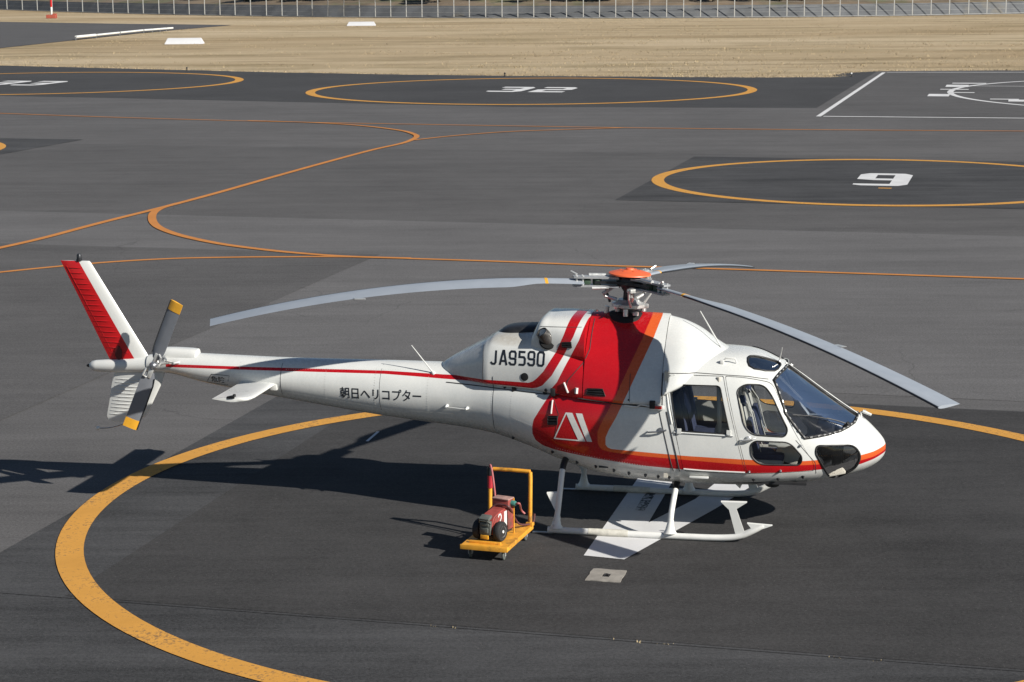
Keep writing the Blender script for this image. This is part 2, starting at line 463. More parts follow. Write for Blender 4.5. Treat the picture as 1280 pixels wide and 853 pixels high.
def drape_line(pts, side, off=0.0, tree=None, step=.05):
    out = []
    for (a, b), (c, d) in zip(pts, pts[1:]):
        k = max(1, int(math.hypot(c - a, d - b) / step))
        for i in range(k):
            f = i / k; p, n = cast(a + (c - a) * f, b + (d - b) * f, side, tree); out.append(p + n * off)
    p, n = cast(*pts[-1], side, tree); out.append(p + n * off)
    return out
def drape_ring(pts, side, off=0.0, tree=None, step=.05):
    return drape_line(list(pts) + [pts[0]], side, off, tree, step)[:-1]
def strip(P, w, closed=False):
    """quads of a flat band of width w along the 2-D polyline P"""
    P = [Vector(p) for p in P]; n = len(P); L = []
    for i in range(n):
        a = P[i] - P[i - 1] if (i or closed) else P[1] - P[0]
        b = P[(i + 1) % n] - P[i] if (i < n - 1 or closed) else a
        a.normalize(); b.normalize(); m = (Vector((-a.y, a.x)) + Vector((-b.y, b.x))).normalized()
        k = w / 2 / max(.35, m.dot(Vector((-a.y, a.x)))); L.append((P[i] + m * k, P[i] - m * k))
    r = range(n if closed else n - 1)
    return [[L[i][0], L[i][1], L[(i + 1) % n][1], L[(i + 1) % n][0]] for i in r]

# ---- outlines on the side of the cabin (x, z)
RD = rounded([(1.255, 2.035), (.548, 2.04), (.56, 1.93), (.632, 1.55), (.790, .845), (1.560, .835)], [.02, .10, .05, .3, .05, .02])
RW = rounded([(1.222, 1.922), (.602, 1.925), (.703, 1.365), (1.362, 1.345)], [.05, .06, .05, .03])
FD = rounded([(1.272, 2.035), (1.577, .835), (2.395, .865), (2.375, .99), (2.135, 1.38), (1.93, 1.80), (1.852, 1.955), (1.56, 2.02)], [.02, .02, .04, .05, .3, .2, .1, .2])
FW = rounded([(1.425, 1.88), (1.52, 1.945), (1.75, 1.935), (1.862, 1.80), (2.062, 1.40), (2.03, 1.315), (1.63, 1.345), (1.53, 1.455)], [.07, .08, .08, .08, .06, .05, .1, .08])
LW = rounded([(1.612, 1.22), (1.67, 1.268), (2.085, 1.248), (2.245, 1.06), (2.225, .955), (1.735, .97), (1.62, 1.07)], [.05, .05, .09, .07, .06, .12, .09])
CH = rounded([(2.412, 1.19), (2.86, 1.165), (2.955, 1.03), (2.90, .86), (2.66, .715), (2.58, .735), (2.48, .95), (2.40, 1.10)], [.05, .12, .08, .16, .09, .04, .1, .06])
shrink = lambda P, d: [tuple(Vector(p) + (Vector((sum(a for a, _ in P) / len(P), sum(b for _, b in P) / len(P))) - Vector(p)).normalized() * d) for p in P]

# ---- cabin shell (hollow), tail boom
bm = bmesh.new(); loft(bm, FUS[:17])
inner = [(x - .03, zb + .085, zt - .03, hw - .03, zm, a, c) for x, zb, zt, hw, zm, a, c in FUS[3:11]] + [(.50, .70, 2.22, .905, 1.16, 2.9, 3.0)]
bmesh.ops.recalc_face_normals(bm, faces=bm.faces)
t = bmesh.new(); loft(t, inner, mi=1); bmesh.ops.recalc_face_normals(t, faces=t.faces); bmesh.ops.reverse_faces(t, faces=t.faces[:])
vm = {v: bm.verts.new(v.co) for v in t.verts}
for f in t.faces:
    g = bm.faces.new([vm[v] for v in f.verts]); g.material_index = 1
t.free()
shell = bpy.data.meshes.new('shell'); bm.to_mesh(shell); bm.free()
shell.materials.append(M['livery']); shell.materials.append(M['beige'])

WSN = Vector((.60, -.42, .68)).normalized()
def on_fus(p, n, off=0.0):
    h = BFUS.ray_cast(Vector(p) + n * 1.2, -n)
    return h[0] + (h[1] if h[1].dot(n) > 0 else -h[1]) * off if h[0] else Vector(p)
WS3 = [(1.868, -.595, 1.975), (1.93, -.43, 2.035), (1.985, -.22, 2.06), (2.00, -.035, 2.066), (2.30, -.035, 1.84), (2.60, -.035, 1.63), (2.885, -.035, 1.445),
       (2.855, -.269, 1.405), (2.775, -.40, 1.37), (2.687, -.51, 1.341), (2.57, -.60, 1.32), (2.45, -.672, 1.308), (2.268, -.759, 1.29), (2.15, -.77, 1.44), (2.028, -.765, 1.596), (1.94, -.69, 1.80)]
RF3 = [(1.526, -.376, 2.205), (1.545, -.31, 2.214), (1.60, -.268, 2.21), (1.75, -.20, 2.17), (1.87, -.135, 2.125), (1.915, -.16, 2.105), (1.924, -.22, 2.095), (1.90, -.37, 2.075), (1.86, -.45, 2.06), (1.75, -.53, 2.075), (1.62, -.57, 2.105), (1.56, -.55, 2.135), (1.533, -.48, 2.17)]
RFN = Vector((.15, -.30, .93)).normalized()
mir = lambda p, s: Vector((p[0], -s * p[1], p[2]))            # outlines above are given for the starboard side (s = -1)
def surf_ring(P3, n, s, off, per=3):
    out = []
    for a, b in zip(P3, P3[1:] + P3[:1]):
        for k in range(per):
            q = Vector(a).lerp(Vector(b), k / per); out.append(on_fus(mir(q, s), mir(n, s), off))
    return out
cut = []
for s in (-1, 1):
    cut += [side_prism(o, s) for o in (RD, FD)] + [side_prism(CH, s, .18, 1.2)]
    for P3, n in ((WS3, WSN), (RF3, RFN)):
        q = surf_ring(P3, n, s, 0, 2); cut.append(prism(q, mir(n, s) * -.13, mir(n, s) * .35))
fus_me = boolean(shell.copy(), cut, 'DIFFERENCE')
fus = link('fuselage', fus_me, None, HELI, 35)
bm = bmesh.new(); loft(bm, FUS[16:]); hp('tail_boom', bm, M['livery'])

# ---- doors, each cut out of the same shell with a shut line round it, glazed
def pane(name, outline, side, parent, mat, off=-.010):
    bm = bmesh.new(); drape(bm, [outline], side, off, BFUS, .08)
    return hp(name, bm, mat, parent, True, normals=False)
def seal(name, pts, parent, rad=.011, mat='black'):
    bm = bmesh.new(); tube(bm, pts, rad, 6, closed=True); return hp(name, bm, M[mat], parent, 60)
for s in (-1, 1):
    for nm, D, wins in (('rear_door', RD, [RW]), ('front_door', FD, [FW, LW])):
        me = boolean(shell.copy(), [side_prism(shrink(D, .011), s)], 'INTERSECT')
        me = boolean(me, [side_prism(w, s) for w in wins], 'DIFFERENCE')
        d = link(nm, me, None, HELI, 35)
        for w in wins:
            p = pane('window_pane', w, s, d, M['glass'])
            seal('window_seal', drape_ring(w, s, .0, BFUS), d, .010 if nm == 'front_door' else .008)
        bm = bmesh.new()
        if nm == 'front_door':
            c, n = cast(1.585, 1.285, s, BFUS)
            tube(bm, [c + n * .01 + Vector((-.10, 0, -.015)), c + n * .045 + Vector((-.06, 0, -.01)), c + n * .045 + Vector((.05, 0, .012)), c + n * .01 + Vector((.09, 0, .02))], [.012, .014, .014, .01], 8)
            lathe(bm, [(.035, 0), (.035, .012), (.022, .022), (0, .022)], c + Vector((.0, 0, .01)), n, 14)
            hp('door_handle', bm, M['bright'], d)
            bm = bmesh.new()
            for px, pz in ((1.33, 1.335), (2.215, 1.20), (1.60, .87), (1.98, .885)):
                q, n = cast(px, pz, s, BFUS); lathe(bm, [(.018, 0), (.018, .015), (.010, .03), (0, .03)], q, n, 10)
            hp('hinge_stud', bm, M['greymetal'], d)
        else:
            for q0, q1 in (((.68, 1.35), (.80, .90)), ((1.30, 1.335), (1.47, .86))):
                pass
            bm = bmesh.new()
            tube(bm, drape_line([(.665, 1.348), (1.40, 1.325)], s, .006, BFUS), .010, 6)
            for xx in (.735, 1.345):
                q, n = cast(xx, 1.365, s, BFUS); bx(bm, q + n * .01, (.05, .03, .06))
            hp('window_rail', bm, M['white'], d)
            bm = bmesh.new()
            tube(bm, drape_line([(.79, .88), (1.02, .868), (1.55, .862)], s, .008, BFUS), .010, 6)
            hp('lower_rail', bm, M['white'], d)
    # raised door frame bead behind the rear door
    bm = bmesh.new()
    tube(bm, drape_line([(.66, 2.05), (.585, 2.03), (.548, 1.96), (.562, 1.86), (.60, 1.63), (.64, 1.45)], s, .002), .011, 8)
    hp('door_frame', bm, M['white'])
    # fixed glazing
    p = pane('chin_window', CH, s, HELI, M['glass'], -.008)
    seal('window_seal', drape_ring(CH, s, .001, BFUS), p, .013)
    for nm, P3, n, mt, per in (('windscreen', WS3, WSN, 'windscreen', 3), ('roof_window', RF3, RFN, 'darkglass', 2)):
        bm = bmesh.new(); nn = mir(n, s); ring = [mir(q, s) for q in P3]
        d0, a0, b0 = frame_of(nn); f2 = [(Vector(q).dot(a0), Vector(q).dot(b0), Vector(q).dot(d0)) for q in ring]
        f = bm.faces.new([bm.verts.new((u, v, 0)) for u, v, w in f2]); bmesh.ops.triangulate(bm, faces=[f])
        for ax in (0, 1):
            lo = min(q[ax] for q in f2); hi = max(q[ax] for q in f2); k = 1
            while lo + k * .07 < hi:
                pc = Vector(); pn = Vector(); pc[ax] = lo + k * .07; pn[ax] = 1
                bmesh.ops.bisect_plane(bm, geom=bm.verts[:] + bm.edges[:] + bm.faces[:], plane_co=pc, plane_no=pn, dist=1e-5); k += 1
        w0 = sum(q[2] for q in f2) / len(f2)
        for v in bm.verts: v.co = on_fus(a0 * v.co.x + b0 * v.co.y + d0 * w0, nn, -.006)
        g = hp(nm, bm, M[mt], None, True)
        rg = surf_ring(P3, n, s, .002, 3)
        seal('window_seal', rg, g, .020 if nm == 'windscreen' else .012)
        if nm == 'windscreen':
            bm = bmesh.new()                                       # row of light fasteners along the screen's edge
            L = surf_ring(P3, n, s, .024, 4); acc = 0
            for a, b_, c in zip(L, L[1:] + L[:1], L[2:] + L[:2]):
                if a.y * s < .08 and a.x > 2.02: continue
                m = a.lerp(b_, .5); dd = (b_ - a).normalized(); acc += (b_ - a).length
                if acc > .065:
                    acc = 0; q, aa, bb = frame_of(dd)
                    tube(bm, [m - dd * .016, m + dd * .016], .0085, 5)
            hp('fastener_strip', bm, M['bright'], g, 60)
# centre post of the screen
bm = bmesh.new()
L = [on_fus((x, 0, z), Vector((.6, 0, .8)), .0) for x, z in ((1.97, 2.075), (2.2, 1.92), (2.45, 1.74), (2.7, 1.57), (2.93, 1.42))]
for i in (-1, 1): tube(bm, [p + Vector((0, i * .022, .004)) for p in L], .014, 8)
tube(bm, L, .02, 8); hp('windscreen_post', bm, M['white'])
# wipers
for s in (-1, 1):
    bm = bmesh.new()
    P = [on_fus(mir(q, s), mir(WSN, s), .03) for q in ((2.76, -.40, 1.39), (2.65, -.45, 1.44), (2.52, -.53, 1.50), (2.30, -.65, 1.55), (2.10, -.74, 1.57))]
    tube(bm, P[:3], .008, 6); tube(bm, [P[1] * .5 + P[2] * .5, P[3], P[4]], .006, 6)
    lathe(bm, [(.028, -.03), (.028, .02), (0, .025)], P[0], mir(WSN, s), 12)
    hp('wiper', bm, M['black'])

# ---- cowlings
bm = bmesh.new(); loft(bm, COW); hp('engine_cowling', bm, M['livery'])
bm = bmesh.new(); loft(bm, HMP); hp('intake_fairing', bm, M['livery'])
bm = bmesh.new(); loft(bm, TRN); hp('transmission_cowling', bm, M['livery'])
bm = bmesh.new(); loft(bm, FRT); hp('front_fairing', bm, M['livery'], None, 60)
def seam(name, pts, s, w=.006, mat='seam', tree=None):
    bm = bmesh.new(); tube(bm, drape_line(pts, s, .0005, tree), w, 5); return hp(name, bm, M[mat], None, 60)
for s in (-1, 1):
    seam('panel_seam', [(-.44, 2.62), (-.44, 2.30), (-.50, 2.15), (-.69, 1.93), (-.72, 1.80)], s)
    seam('panel_seam', [(.505, 2.60), (.505, 2.3), (.505, 2.07)], s)
    seam('panel_seam', [(.535, 2.065), (.9, 2.062), (1.26, 2.045), (1.56, 2.03), (1.80, 1.99)], s)
    seam('panel_seam', [(-.55, 1.715), (-.2, 1.69), (.1, 1.665), (.48, 1.645)], s, .011)
    seam('panel_seam', [(.51, 2.06), (.515, 1.66)], s, .008)
    seam('panel_seam', [(.10, 2.04), (.11, 1.66)], s, .004)
    seam('panel_seam', [(.48, 1.60), (.62, 1.0), (.66, .84)], s, .006)
    seam('panel_seam', [(.57, 1.60), (.71, 1.0), (.74, .84)], s, .008)
    seam('panel_seam', [(-1.08, 2.56), (-.55, 2.57)], s, .005)
    seam('panel_seam', [(-1.85, 2.33), (-1.83, 2.1), (-1.84, 1.80)], s, .005)
    seam('panel_seam', [(-2.35, 1.765), (-1.6, 1.735), (-1.0, 1.72), (-.8, 1.745)], s, .008)
    seam('panel_seam', [(-.90, 1.74), (-.80, 1.5), (-.86, 1.15)], s, .003)
    seam('panel_seam', [(-1.70, 1.90), (-1.70, 1.2)], s, .004)
    seam('panel_seam', [(-4.62, 1.90), (-4.62, 1.50)], s, .004); seam('panel_seam', [(-3.25, 1.93), (-3.25, 1.35)], s, .0025)
    seam('panel_seam', [(2.16, 1.27), (2.40, .98), (2.41, .83)], s, .004)
    # rivet rows on the tail cone
    bm = bmesh.new()
    for A, B, k in (((-2.85, 1.36), (-1.78, 1.36), 40), ((-1.72, 1.36), (-1.72, 1.72), 14), ((-1.45, 1.40), (-1.16, 1.32), 12), ((-1.45, 1.40), (-1.45, 1.66), 10), ((-1.66, 1.12), (-1.66, 1.35), 9), ((-4.55, 1.84), (-2.6, 1.90), 60), ((-6.0, 1.70), (-4.7, 1.56), 40), ((-4.5, 1.53), (-2.9, 1.34), 56), ((-4.0, 1.48), (-4.0, 1.9), 14), ((-5.2, 1.60), (-5.2, 1.9), 10), ((-3.32, 1.40), (-3.32, 1.88), 16), ((-2.6, 1.35), (-2.6, 1.85), 16), ((-.85, 1.05), (.40, .88), 40)):
        for i in range(k):
            f = i / (k - 1); q, n = cast(A[0] + (B[0] - A[0]) * f, A[1] + (B[1] - A[1]) * f, s)
            bx(bm, q - n * .0025, (.008, .010, .008))
    hp('rivet_row', bm, M['bright'], None, False)
    # black intake grilles, latches and the white bars of the cowl
    for P, mt, nm, off in (([(-.79, 2.385), (-.665, 2.393), (-.655, 2.325), (-.78, 2.325)], 'hole_black', 'intake_grille', .012),
                       ([(-.43, 1.845), (-.235, 1.85), (-.195, 1.765), (-.44, 1.772)], 'hole_black', 'intake_grille', .012),
                       ([(-.94, 1.468), (-.815, 1.478), (-.812, 1.37), (-.94, 1.358)], 'hole_black', 'intake_grille', .012)):
        bm = bmesh.new(); drape(bm, [P], s, .004, None, .05); g = hp(nm, bm, M[mt])
        bm = bmesh.new()
        for k in range(3):
            f = (k + .5) / 3; a = Vector(P[0]).lerp(Vector(P[3]), f); b_ = Vector(P[1]).lerp(Vector(P[2]), f)
            tube(bm, drape_line([tuple(a), tuple(b_)], s, off), .006, 5)
        tube(bm, drape_ring(P, s, .008), .006, 5, closed=True); hp('grille_bar', bm, M['black'], g)
    bm = bmesh.new()
    for a, b_, r in (((-.735, 1.90), (-.68, 1.775), .012), ((-.885, 1.66), (-.895, 1.50), .010), ((-.565, 1.845), (-.57, 1.775), .022)):
        tube(bm, drape_line([a, b_], s, .012), r, 6)
    hp('cowl_latch', bm, M['white_worn'])
    bm = bmesh.new()
    for q_, r in (((-1.27, 1.925), .052), ((.10, 1.735), .012), ((-1.55, 1.755), .02), ((-1.0, 1.735), .03), ((-.98, 1.78), .022)):
        q, n = cast(*q_, s); lathe(bm, [(r, -.01), (r, .006), (r * .6, .010), (0, .010)], q, n, 14)
    q, n = cast(.40, 1.70, s); bx(bm, q + n * .02, (.07, .05, .10), None, .01)
    q, n = cast(-1.42, 1.745, s); bx(bm, q, (.06, .05, .09), None, .01)
    q, n = cast(-.885, 1.765, s); bx(bm, q, (.06, .05, .10), None, .01)
    hp('cowl_fitting', bm, M['black'])
    bm = bmesh.new()                                               # red tipped grab rail light beside the rear door
    tube(bm, drape_line([(.05, 1.69), (.30, 1.665), (.50, 1.645)], s, .03), .010, 6)
    q, n = cast(.46, 1.645, s); bx(bm, q + n * .04, (.17, .05, .055), None, .01)
    L0 = hp('side_rail', bm, M['white_worn'])
    bm = bmesh.new(); bx(bm, q + n * .052 + Vector((.0, 0, .004)), (.12, .04, .04), None, .008); hp('marker_lamp', bm, M['lens_red'], L0)
    bm = bmesh.new()                                               # fixed cabin handle aft of the door
    q, n = cast(.47, 1.37, s); tube(bm, [q + Vector((-.13, 0, -.03)), q + n * .04 + Vector((-.12, 0, -.03)), q + n * .045 + Vector((.0, 0, -.02)), q + n * .04 + Vector((.10, 0, .0)), q + Vector((.10, 0, .0))], .011, 6)
    lathe(bm, [(.03, 0), (.03, .012), (0, .014)], q + Vector((.03, 0, 0)), n, 12); hp('cabin_handle', bm, M['greymetal'])
    # exhaust pipe, with a black disc painting the shade in its cowl hole
    c, n = cast(-1.02, 2.45, s)
    ax = Vector((-.42, s * .45, .70)).normalized(); c0 = c - ax * .05
    bm = bmesh.new(); lathe(bm, [(.0, -.06), (.088, -.06), (.088, .0), (.082, .07), (.075, .125), (.066, .125), (.070, .02), (.0, .01)], c0, ax, 28, 0)
    e = hp('exhaust_pipe', bm, M['exhaust'])
    bm = bmesh.new(); lathe(bm, [(.108, -.04), (.116, .03), (.100, .045), (0, .045)], c0 + Vector((.02, 0, -.03)), Vector((.05, s, .35)), 28); hp('exhaust_hole', bm, M['hole_black'], e)
    # cleats and drains along the belly edge
    bm = bmesh.new()
    for x, z in ((-.90, .985), (-.58, .87), (-.33, .84), (-.10, .80), (.09, .77), (.30, .755), (.46, .745), (.60, .74), (1.65, .755), (1.95, .765), (2.25, .79), (-1.45, 1.10)):
        q, n = cast(x, z, s); tube(bm, [q - Vector((0, 0, .02)), q + n * .025, q + n * .03 + Vector((0, 0, .03))], .011, 6); lathe(bm, [(.022, -.01), (.02, .01), (0, .012)], q, n, 10)
    q, n = cast(-.23, .84, s); bx(bm, q, (.12, .03, .02))
    hp('belly_cleat', bm, M['darkmetal'])
    bm = bmesh.new(); q, n = cast(.98, .79, s); bx(bm, q + n * .03, (.24, .05, .025), None, .008); hp('step_bar', bm, M['white'])

# black disc painting the shade of the mast opening on the cowling
bm = bmesh.new(); lathe(bm, [(.0, .01), (.15, .01), (.19, .0), (.25, -.07), (.27, -.16)], (-.06, 0, 2.685), (0, 0, 1), 32)
for v in bm.verts: v.co.x = -.06 + (v.co.x + .06) * 1.15
hp('mast_opening_dark', bm, M['hole_black'])
# exhaust trough dark panel on top of the engine cowling
bm = bmesh.new(); loft(bm, [(-1.72, 2.2, 2.40, .16, 2.3, 2.6, 2), (-1.62, 2.2, 2.465, .24, 2.3, 3, 2), (-1.45, 2.2, 2.495, .28, 2.3, 3.2, 2), (-1.12, 2.2, 2.51, .28, 2.3, 3.2, 2)], 40, 5)
hp('heat_shield', bm, M['darkmetal'])

# ---- tail
bm = bmesh.new(); loft(bm, [(-6.43, 1.86, 1.99, .07, 1.92, 2.2, 2), (-6.36, 1.84, 2.035, .10, 1.92, 2.4, 2), (-6.2, 1.83, 2.045, .12, 1.92, 2.6, 2), (-5.95, 1.83, 2.04, .125, 1.92, 2.6, 2), (-5.86, 1.83, 2.03, .12, 1.92, 2.6, 2)], 40, 6)
hp('gearbox_cover', bm, M['white'])
bm = bmesh.new(); tube(bm, [(-6.45, 0, 1.80), (-6.7, 0, 1.785), (-7.05, 0, 1.765), (-7.30, 0, 1.755), (-7.37, 0, 1.755), (-7.405, 0, 1.755)], [.115, .105, .09, .08, .065, .03], 20)
tc = hp('tail_cone', bm, M['white'])
bm = bmesh.new(); lathe(bm, [(.022, 0), (.022, .03), (.012, .05), (0, .05)], (-7.40, 0, 1.755), (-1, 0, 0), 12); hp('tail_lamp', bm, M['black'], tc)
def fin(name, sts, mats, ysgn=1, front=.32):
    """sts (z, leading x, trailing x, thickness); front part gets material 0, rear part material 1"""
    prof = [0, .01, .04, .10, .2, front, front + .004, .5, .7, .85, 1.0]
    th = lambda f: (1.05 * math.sqrt(f) * (1 - f) ** .8 * 1.6 + .10 * f * (1 - f * .7)) if f < .99 else .035
    bm = bmesh.new(); rows = []
    for z, a, b_, tk in sts:
        r = [bm.verts.new((a + (b_ - a) * f, tk * .5 * th(f), z)) for f in prof] + [bm.verts.new((a + (b_ - a) * f, -tk * .5 * th(f), z)) for f in prof[::-1][:-1]]
        rows.append(r)
    n = len(rows[0])
    for A, B in zip(rows, rows[1:]):
        for j in range(n):
            f = bm.faces.new((A[j], A[(j + 1) % n], B[(j + 1) % n], B[j]))
            fx = prof[min(j, n - 1 - j) if j > len(prof) - 1 else j] if j < len(prof) else prof[n - 1 - j]
            f.material_index = 1 if fx >= front - 1e-6 else 0
    bm.faces.new(rows[0][::-1]).material_index = 0; bm.faces.new(rows[-1])
    return hp(name, bm, mats)
UF = [(1.70, -6.40, -7.02, .10), (1.82, -6.50, -7.10, .10), (2.3, -6.795, -7.33, .095), (2.8, -7.10, -7.57, .085), (3.17, -7.325, -7.75, .075), (3.19, -7.345, -7.755, .05)]
vf = fin('vertical_fin', UF, [M['white'], M['red']], front=.36)
LF = [(1.70, -6.33, -7.04, .11), (1.60, -6.36, -7.08, .11), (1.54, -6.385, -7.095, .11), (1.25, -6.535, -7.15, .10), (1.12, -6.605, -7.18, .09), (1.06, -6.67, -7.19, .08), (1.01, -6.76, -7.17, .06), (.985, -6.86, -7.10, .04)]
lf = fin('lower_fin', LF, [M['white'], M['white']], front=.30)
def fin_at(sts, z):
    ss = sorted(sts)
    for a, b_ in zip(ss, ss[1:]):
        if a[0] <= z <= b_[0]:
            f = (z - a[0]) / (b_[0] - a[0]); return [a[i] + (b_[i] - a[i]) * f for i in range(4)]
def ribs(par, sts, z0, z1, k, f0, mat):
    for i in range(k):
        z = z0 + (z1 - z0) * (i + .5) / k; _, a, b_, tk = fin_at(sts, z)
        bm = bmesh.new()
        for s in (-1, 1):
            y = tk * .5
            tube(bm, [(a + (b_ - a) * f, s * y * q, z + .012) for f, q in ((f0, .74), (.55, .70), (.75, .53), (.92, .26))], [.003, .009, .008, .003], 6, flat=1)
        hp('fin_rib', bm, mat, par, 60)
ribs(vf, UF, 1.90, 3.12, 17, .42, M['red']); ribs(lf, LF, 1.06, 1.60, 11, .34, M['white'])
bm = bmesh.new()
for s in (-1, 1): tube(bm, [(-7.045 + .02, s * .018, 1.88), (-7.50 - .17, s * .012, 3.12)], .005, 5)
hp('trim_seam', bm, M['red'], vf, 60)
bm = bmesh.new()
for s in (-1, 1):
    lathe(bm, [(.0, .0), (.055, .0), (.05, .022), (0, .03)], (-6.97, s * .02, 1.95), (0, s, 0), 16)
    for v in bm.verts: pass
for v in bm.verts: v.co.z = 1.95 + (v.co.z - 1.95) * 1.9
hp('fin_access_cover', bm, simple('dark_red_cover', (.10, .008, .008), .5), vf)
bm = bmesh.new(); lathe(bm, [(.04, 0), (.04, .03), (.032, .035), (.032, .085), (.02, .10), (0, .10)], (-7.49, 0, 3.185), (0, 0, 1), 16); hp('strobe_light', bm, M['darkmetal'], vf)
# stabiliser: one plane through the boom
for s in (-1, 1):
    bm = bmesh.new(); prof = [(0, 0), (.03, .5), (.12, .9), (.3, 1.0), (.6, .62), (1, .05)]; rows = []
    for y, a, b_ in ((.16, -4.70, -5.20), (.6, -4.70, -5.205), (1.1, -4.705, -5.215), (1.21, -4.73, -5.22), (1.25, -4.78, -5.22), (1.268, -4.87, -5.22)):
        rows.append([bm.verts.new((a + (b_ - a) * f, s * y, 1.635 + .027 * q)) for f, q in prof] + [bm.verts.new((a + (b_ - a) * f, s * y, 1.635 - .034 * q)) for f, q in prof[::-1][:-1]])
    n = len(rows[0])
    for A, B in zip(rows, rows[1:]):
        for j in range(n): bm.faces.new((A[j], A[(j + 1) % n], B[(j + 1) % n], B[j]))
    bm.faces.new(rows[0]); bm.faces.new(rows[-1])
    st_ = hp('stabilizer', bm, M['white'])
    bm = bmesh.new(); tube(bm, [(-5.02, s * 1.255, 1.655), (-4.98, s * 1.27, 1.665), (-4.92, s * 1.265, 1.672)], [.016, .02, .024], 8)
    lathe(bm, [(.022, 0), (.018, .03), (0, .035)], (-4.92, s * 1.265, 1.675), (0, 0, 1), 10); hp('navigation_lamp', bm, M['black'], st_)
    bm = bmesh.new(); bx(bm, (-4.72, s * .22, 1.60), (.10, .14, .09), None, .02); hp('stabilizer_fairing', bm, M['white'], st_)
bm = bmesh.new(); tube(bm, spline([(-6.85, 0, 1.02), (-6.95, 0, .96), (-7.15, 0, .90), (-7.32, 0, .885)], 5), .007, 6)
hp('tail_guard', bm, M['greymetal'])
bm = bmesh.new(); lathe(bm, [(0, -.03), (.024, -.02), (.028, 0), (.024, .02), (0, .03)], (-7.33, 0, .885), (1, 0, 0), 12); hp('guard_knob', bm, M['white'])
# tail rotor on the starboard side
TR = Vector((-6.33, -.41, 1.87))
bm = bmesh.new()
tube(bm, [(-6.33, -.08, 1.87), (-6.33, -.22, 1.87), (-6.33, -.45, 1.87)], [.06, .040, .03], 14)
lathe(bm, [(.045, 0), (.05, .03), (.03, .06), (0, .065)], TR + Vector((0, -.01, 0)), (0, -1, 0), 18)
trh = hp('tail_rotor', bm, M['greymetal'])
up = Vector((.36, 0, .845)).normalized(); side_ = Vector((up.z, 0, -up.x))
for k in (1, -1):
    d = up * k; e = side_ * k
    def q(r, c, h): return TR + d * r + e * c + Vector((0, -.015 + h, 0))
    bm = bmesh.new(); rows = []
    for r, w in ((.10, .05), (.18, .085), (.26, .095), (.5, .095), (.93, .095)):
        rows.append([bm.verts.new(q(r, c * w, hh + c * w * -.22)) for c, hh in ((-1, 0), (-.6, .016), (0, .02), (1, .002), (1, -.002), (0, -.014), (-.6, -.012))])
    for A, B in zip(rows, rows[1:]):
        for j in range(7):
            f = bm.faces.new((A[j], A[(j + 1) % 7], B[(j + 1) % 7], B[j])); f.material_index = 0
    bm.faces.new(rows[0]); bm.faces.new(rows[-1])
    tb = hp('tail_rotor_blade', bm, M['bladedark'])
    bm = bmesh.new(); rows = []
    for r, w in ((.80, .0965), (.932, .0965)):
        rows.append([bm.verts.new(q(r, c * w, hh * 1.15 + c * w * -.22)) for c, hh in ((-1, 0), (-.6, .018), (0, .022), (1, .004), (1, -.004), (0, -.016), (-.6, -.014))])
    for A, B in zip(rows, rows[1:]):
        for j in range(7): bm.faces.new((A[j], A[(j + 1) % 7], B[(j + 1) % 7], B[j]))
    bm.faces.new(rows[-1]); bm.faces.new(rows[0]); hp('blade_tip', bm, M['yellow'], tb)
    bm = bmesh.new(); tube(bm, [q(.16, -.083, .0), q(.27, -.093, .018), q(.6, -.096, .02), q(.92, -.096, .02)], [.006, .009, .009, .009], 6); hp('leading_edge', bm, M['leading'], tb)
    bm = bmesh.new(); bx(bm, q(.12, 0, 0), (.06, .05, .12), Matrix.Rotation(math.atan2(up.x, up.z), 3, 'Y'), .012)
    tube(bm, [q(.06, .07, -.02), q(.16, .075, -.05), q(.18, .03, -.02)], .014, 8); hp('blade_grip', bm, M['bright'], tb)
bm = bmesh.new()
lathe(bm, [(.06, 0), (.065, .02), (.05, .035), (0, .035)], TR + Vector((0, .10, 0)), (0, -1, 0), 18)
tube(bm, [(-6.28, -.13, 1.93), (-6.20, -.25, 1.90), (-6.12, -.22, 1.875)], .016, 8); tube(bm, [(-6.12, -.26, 1.875), (-6.06, -.13, 1.87)], .02, 8); tube(bm, [(-6.33, -.26, 1.86), (-6.18, -.23, 1.88)], .022, 8)
hp('pitch_change_lever', bm, M['bright'], trh)

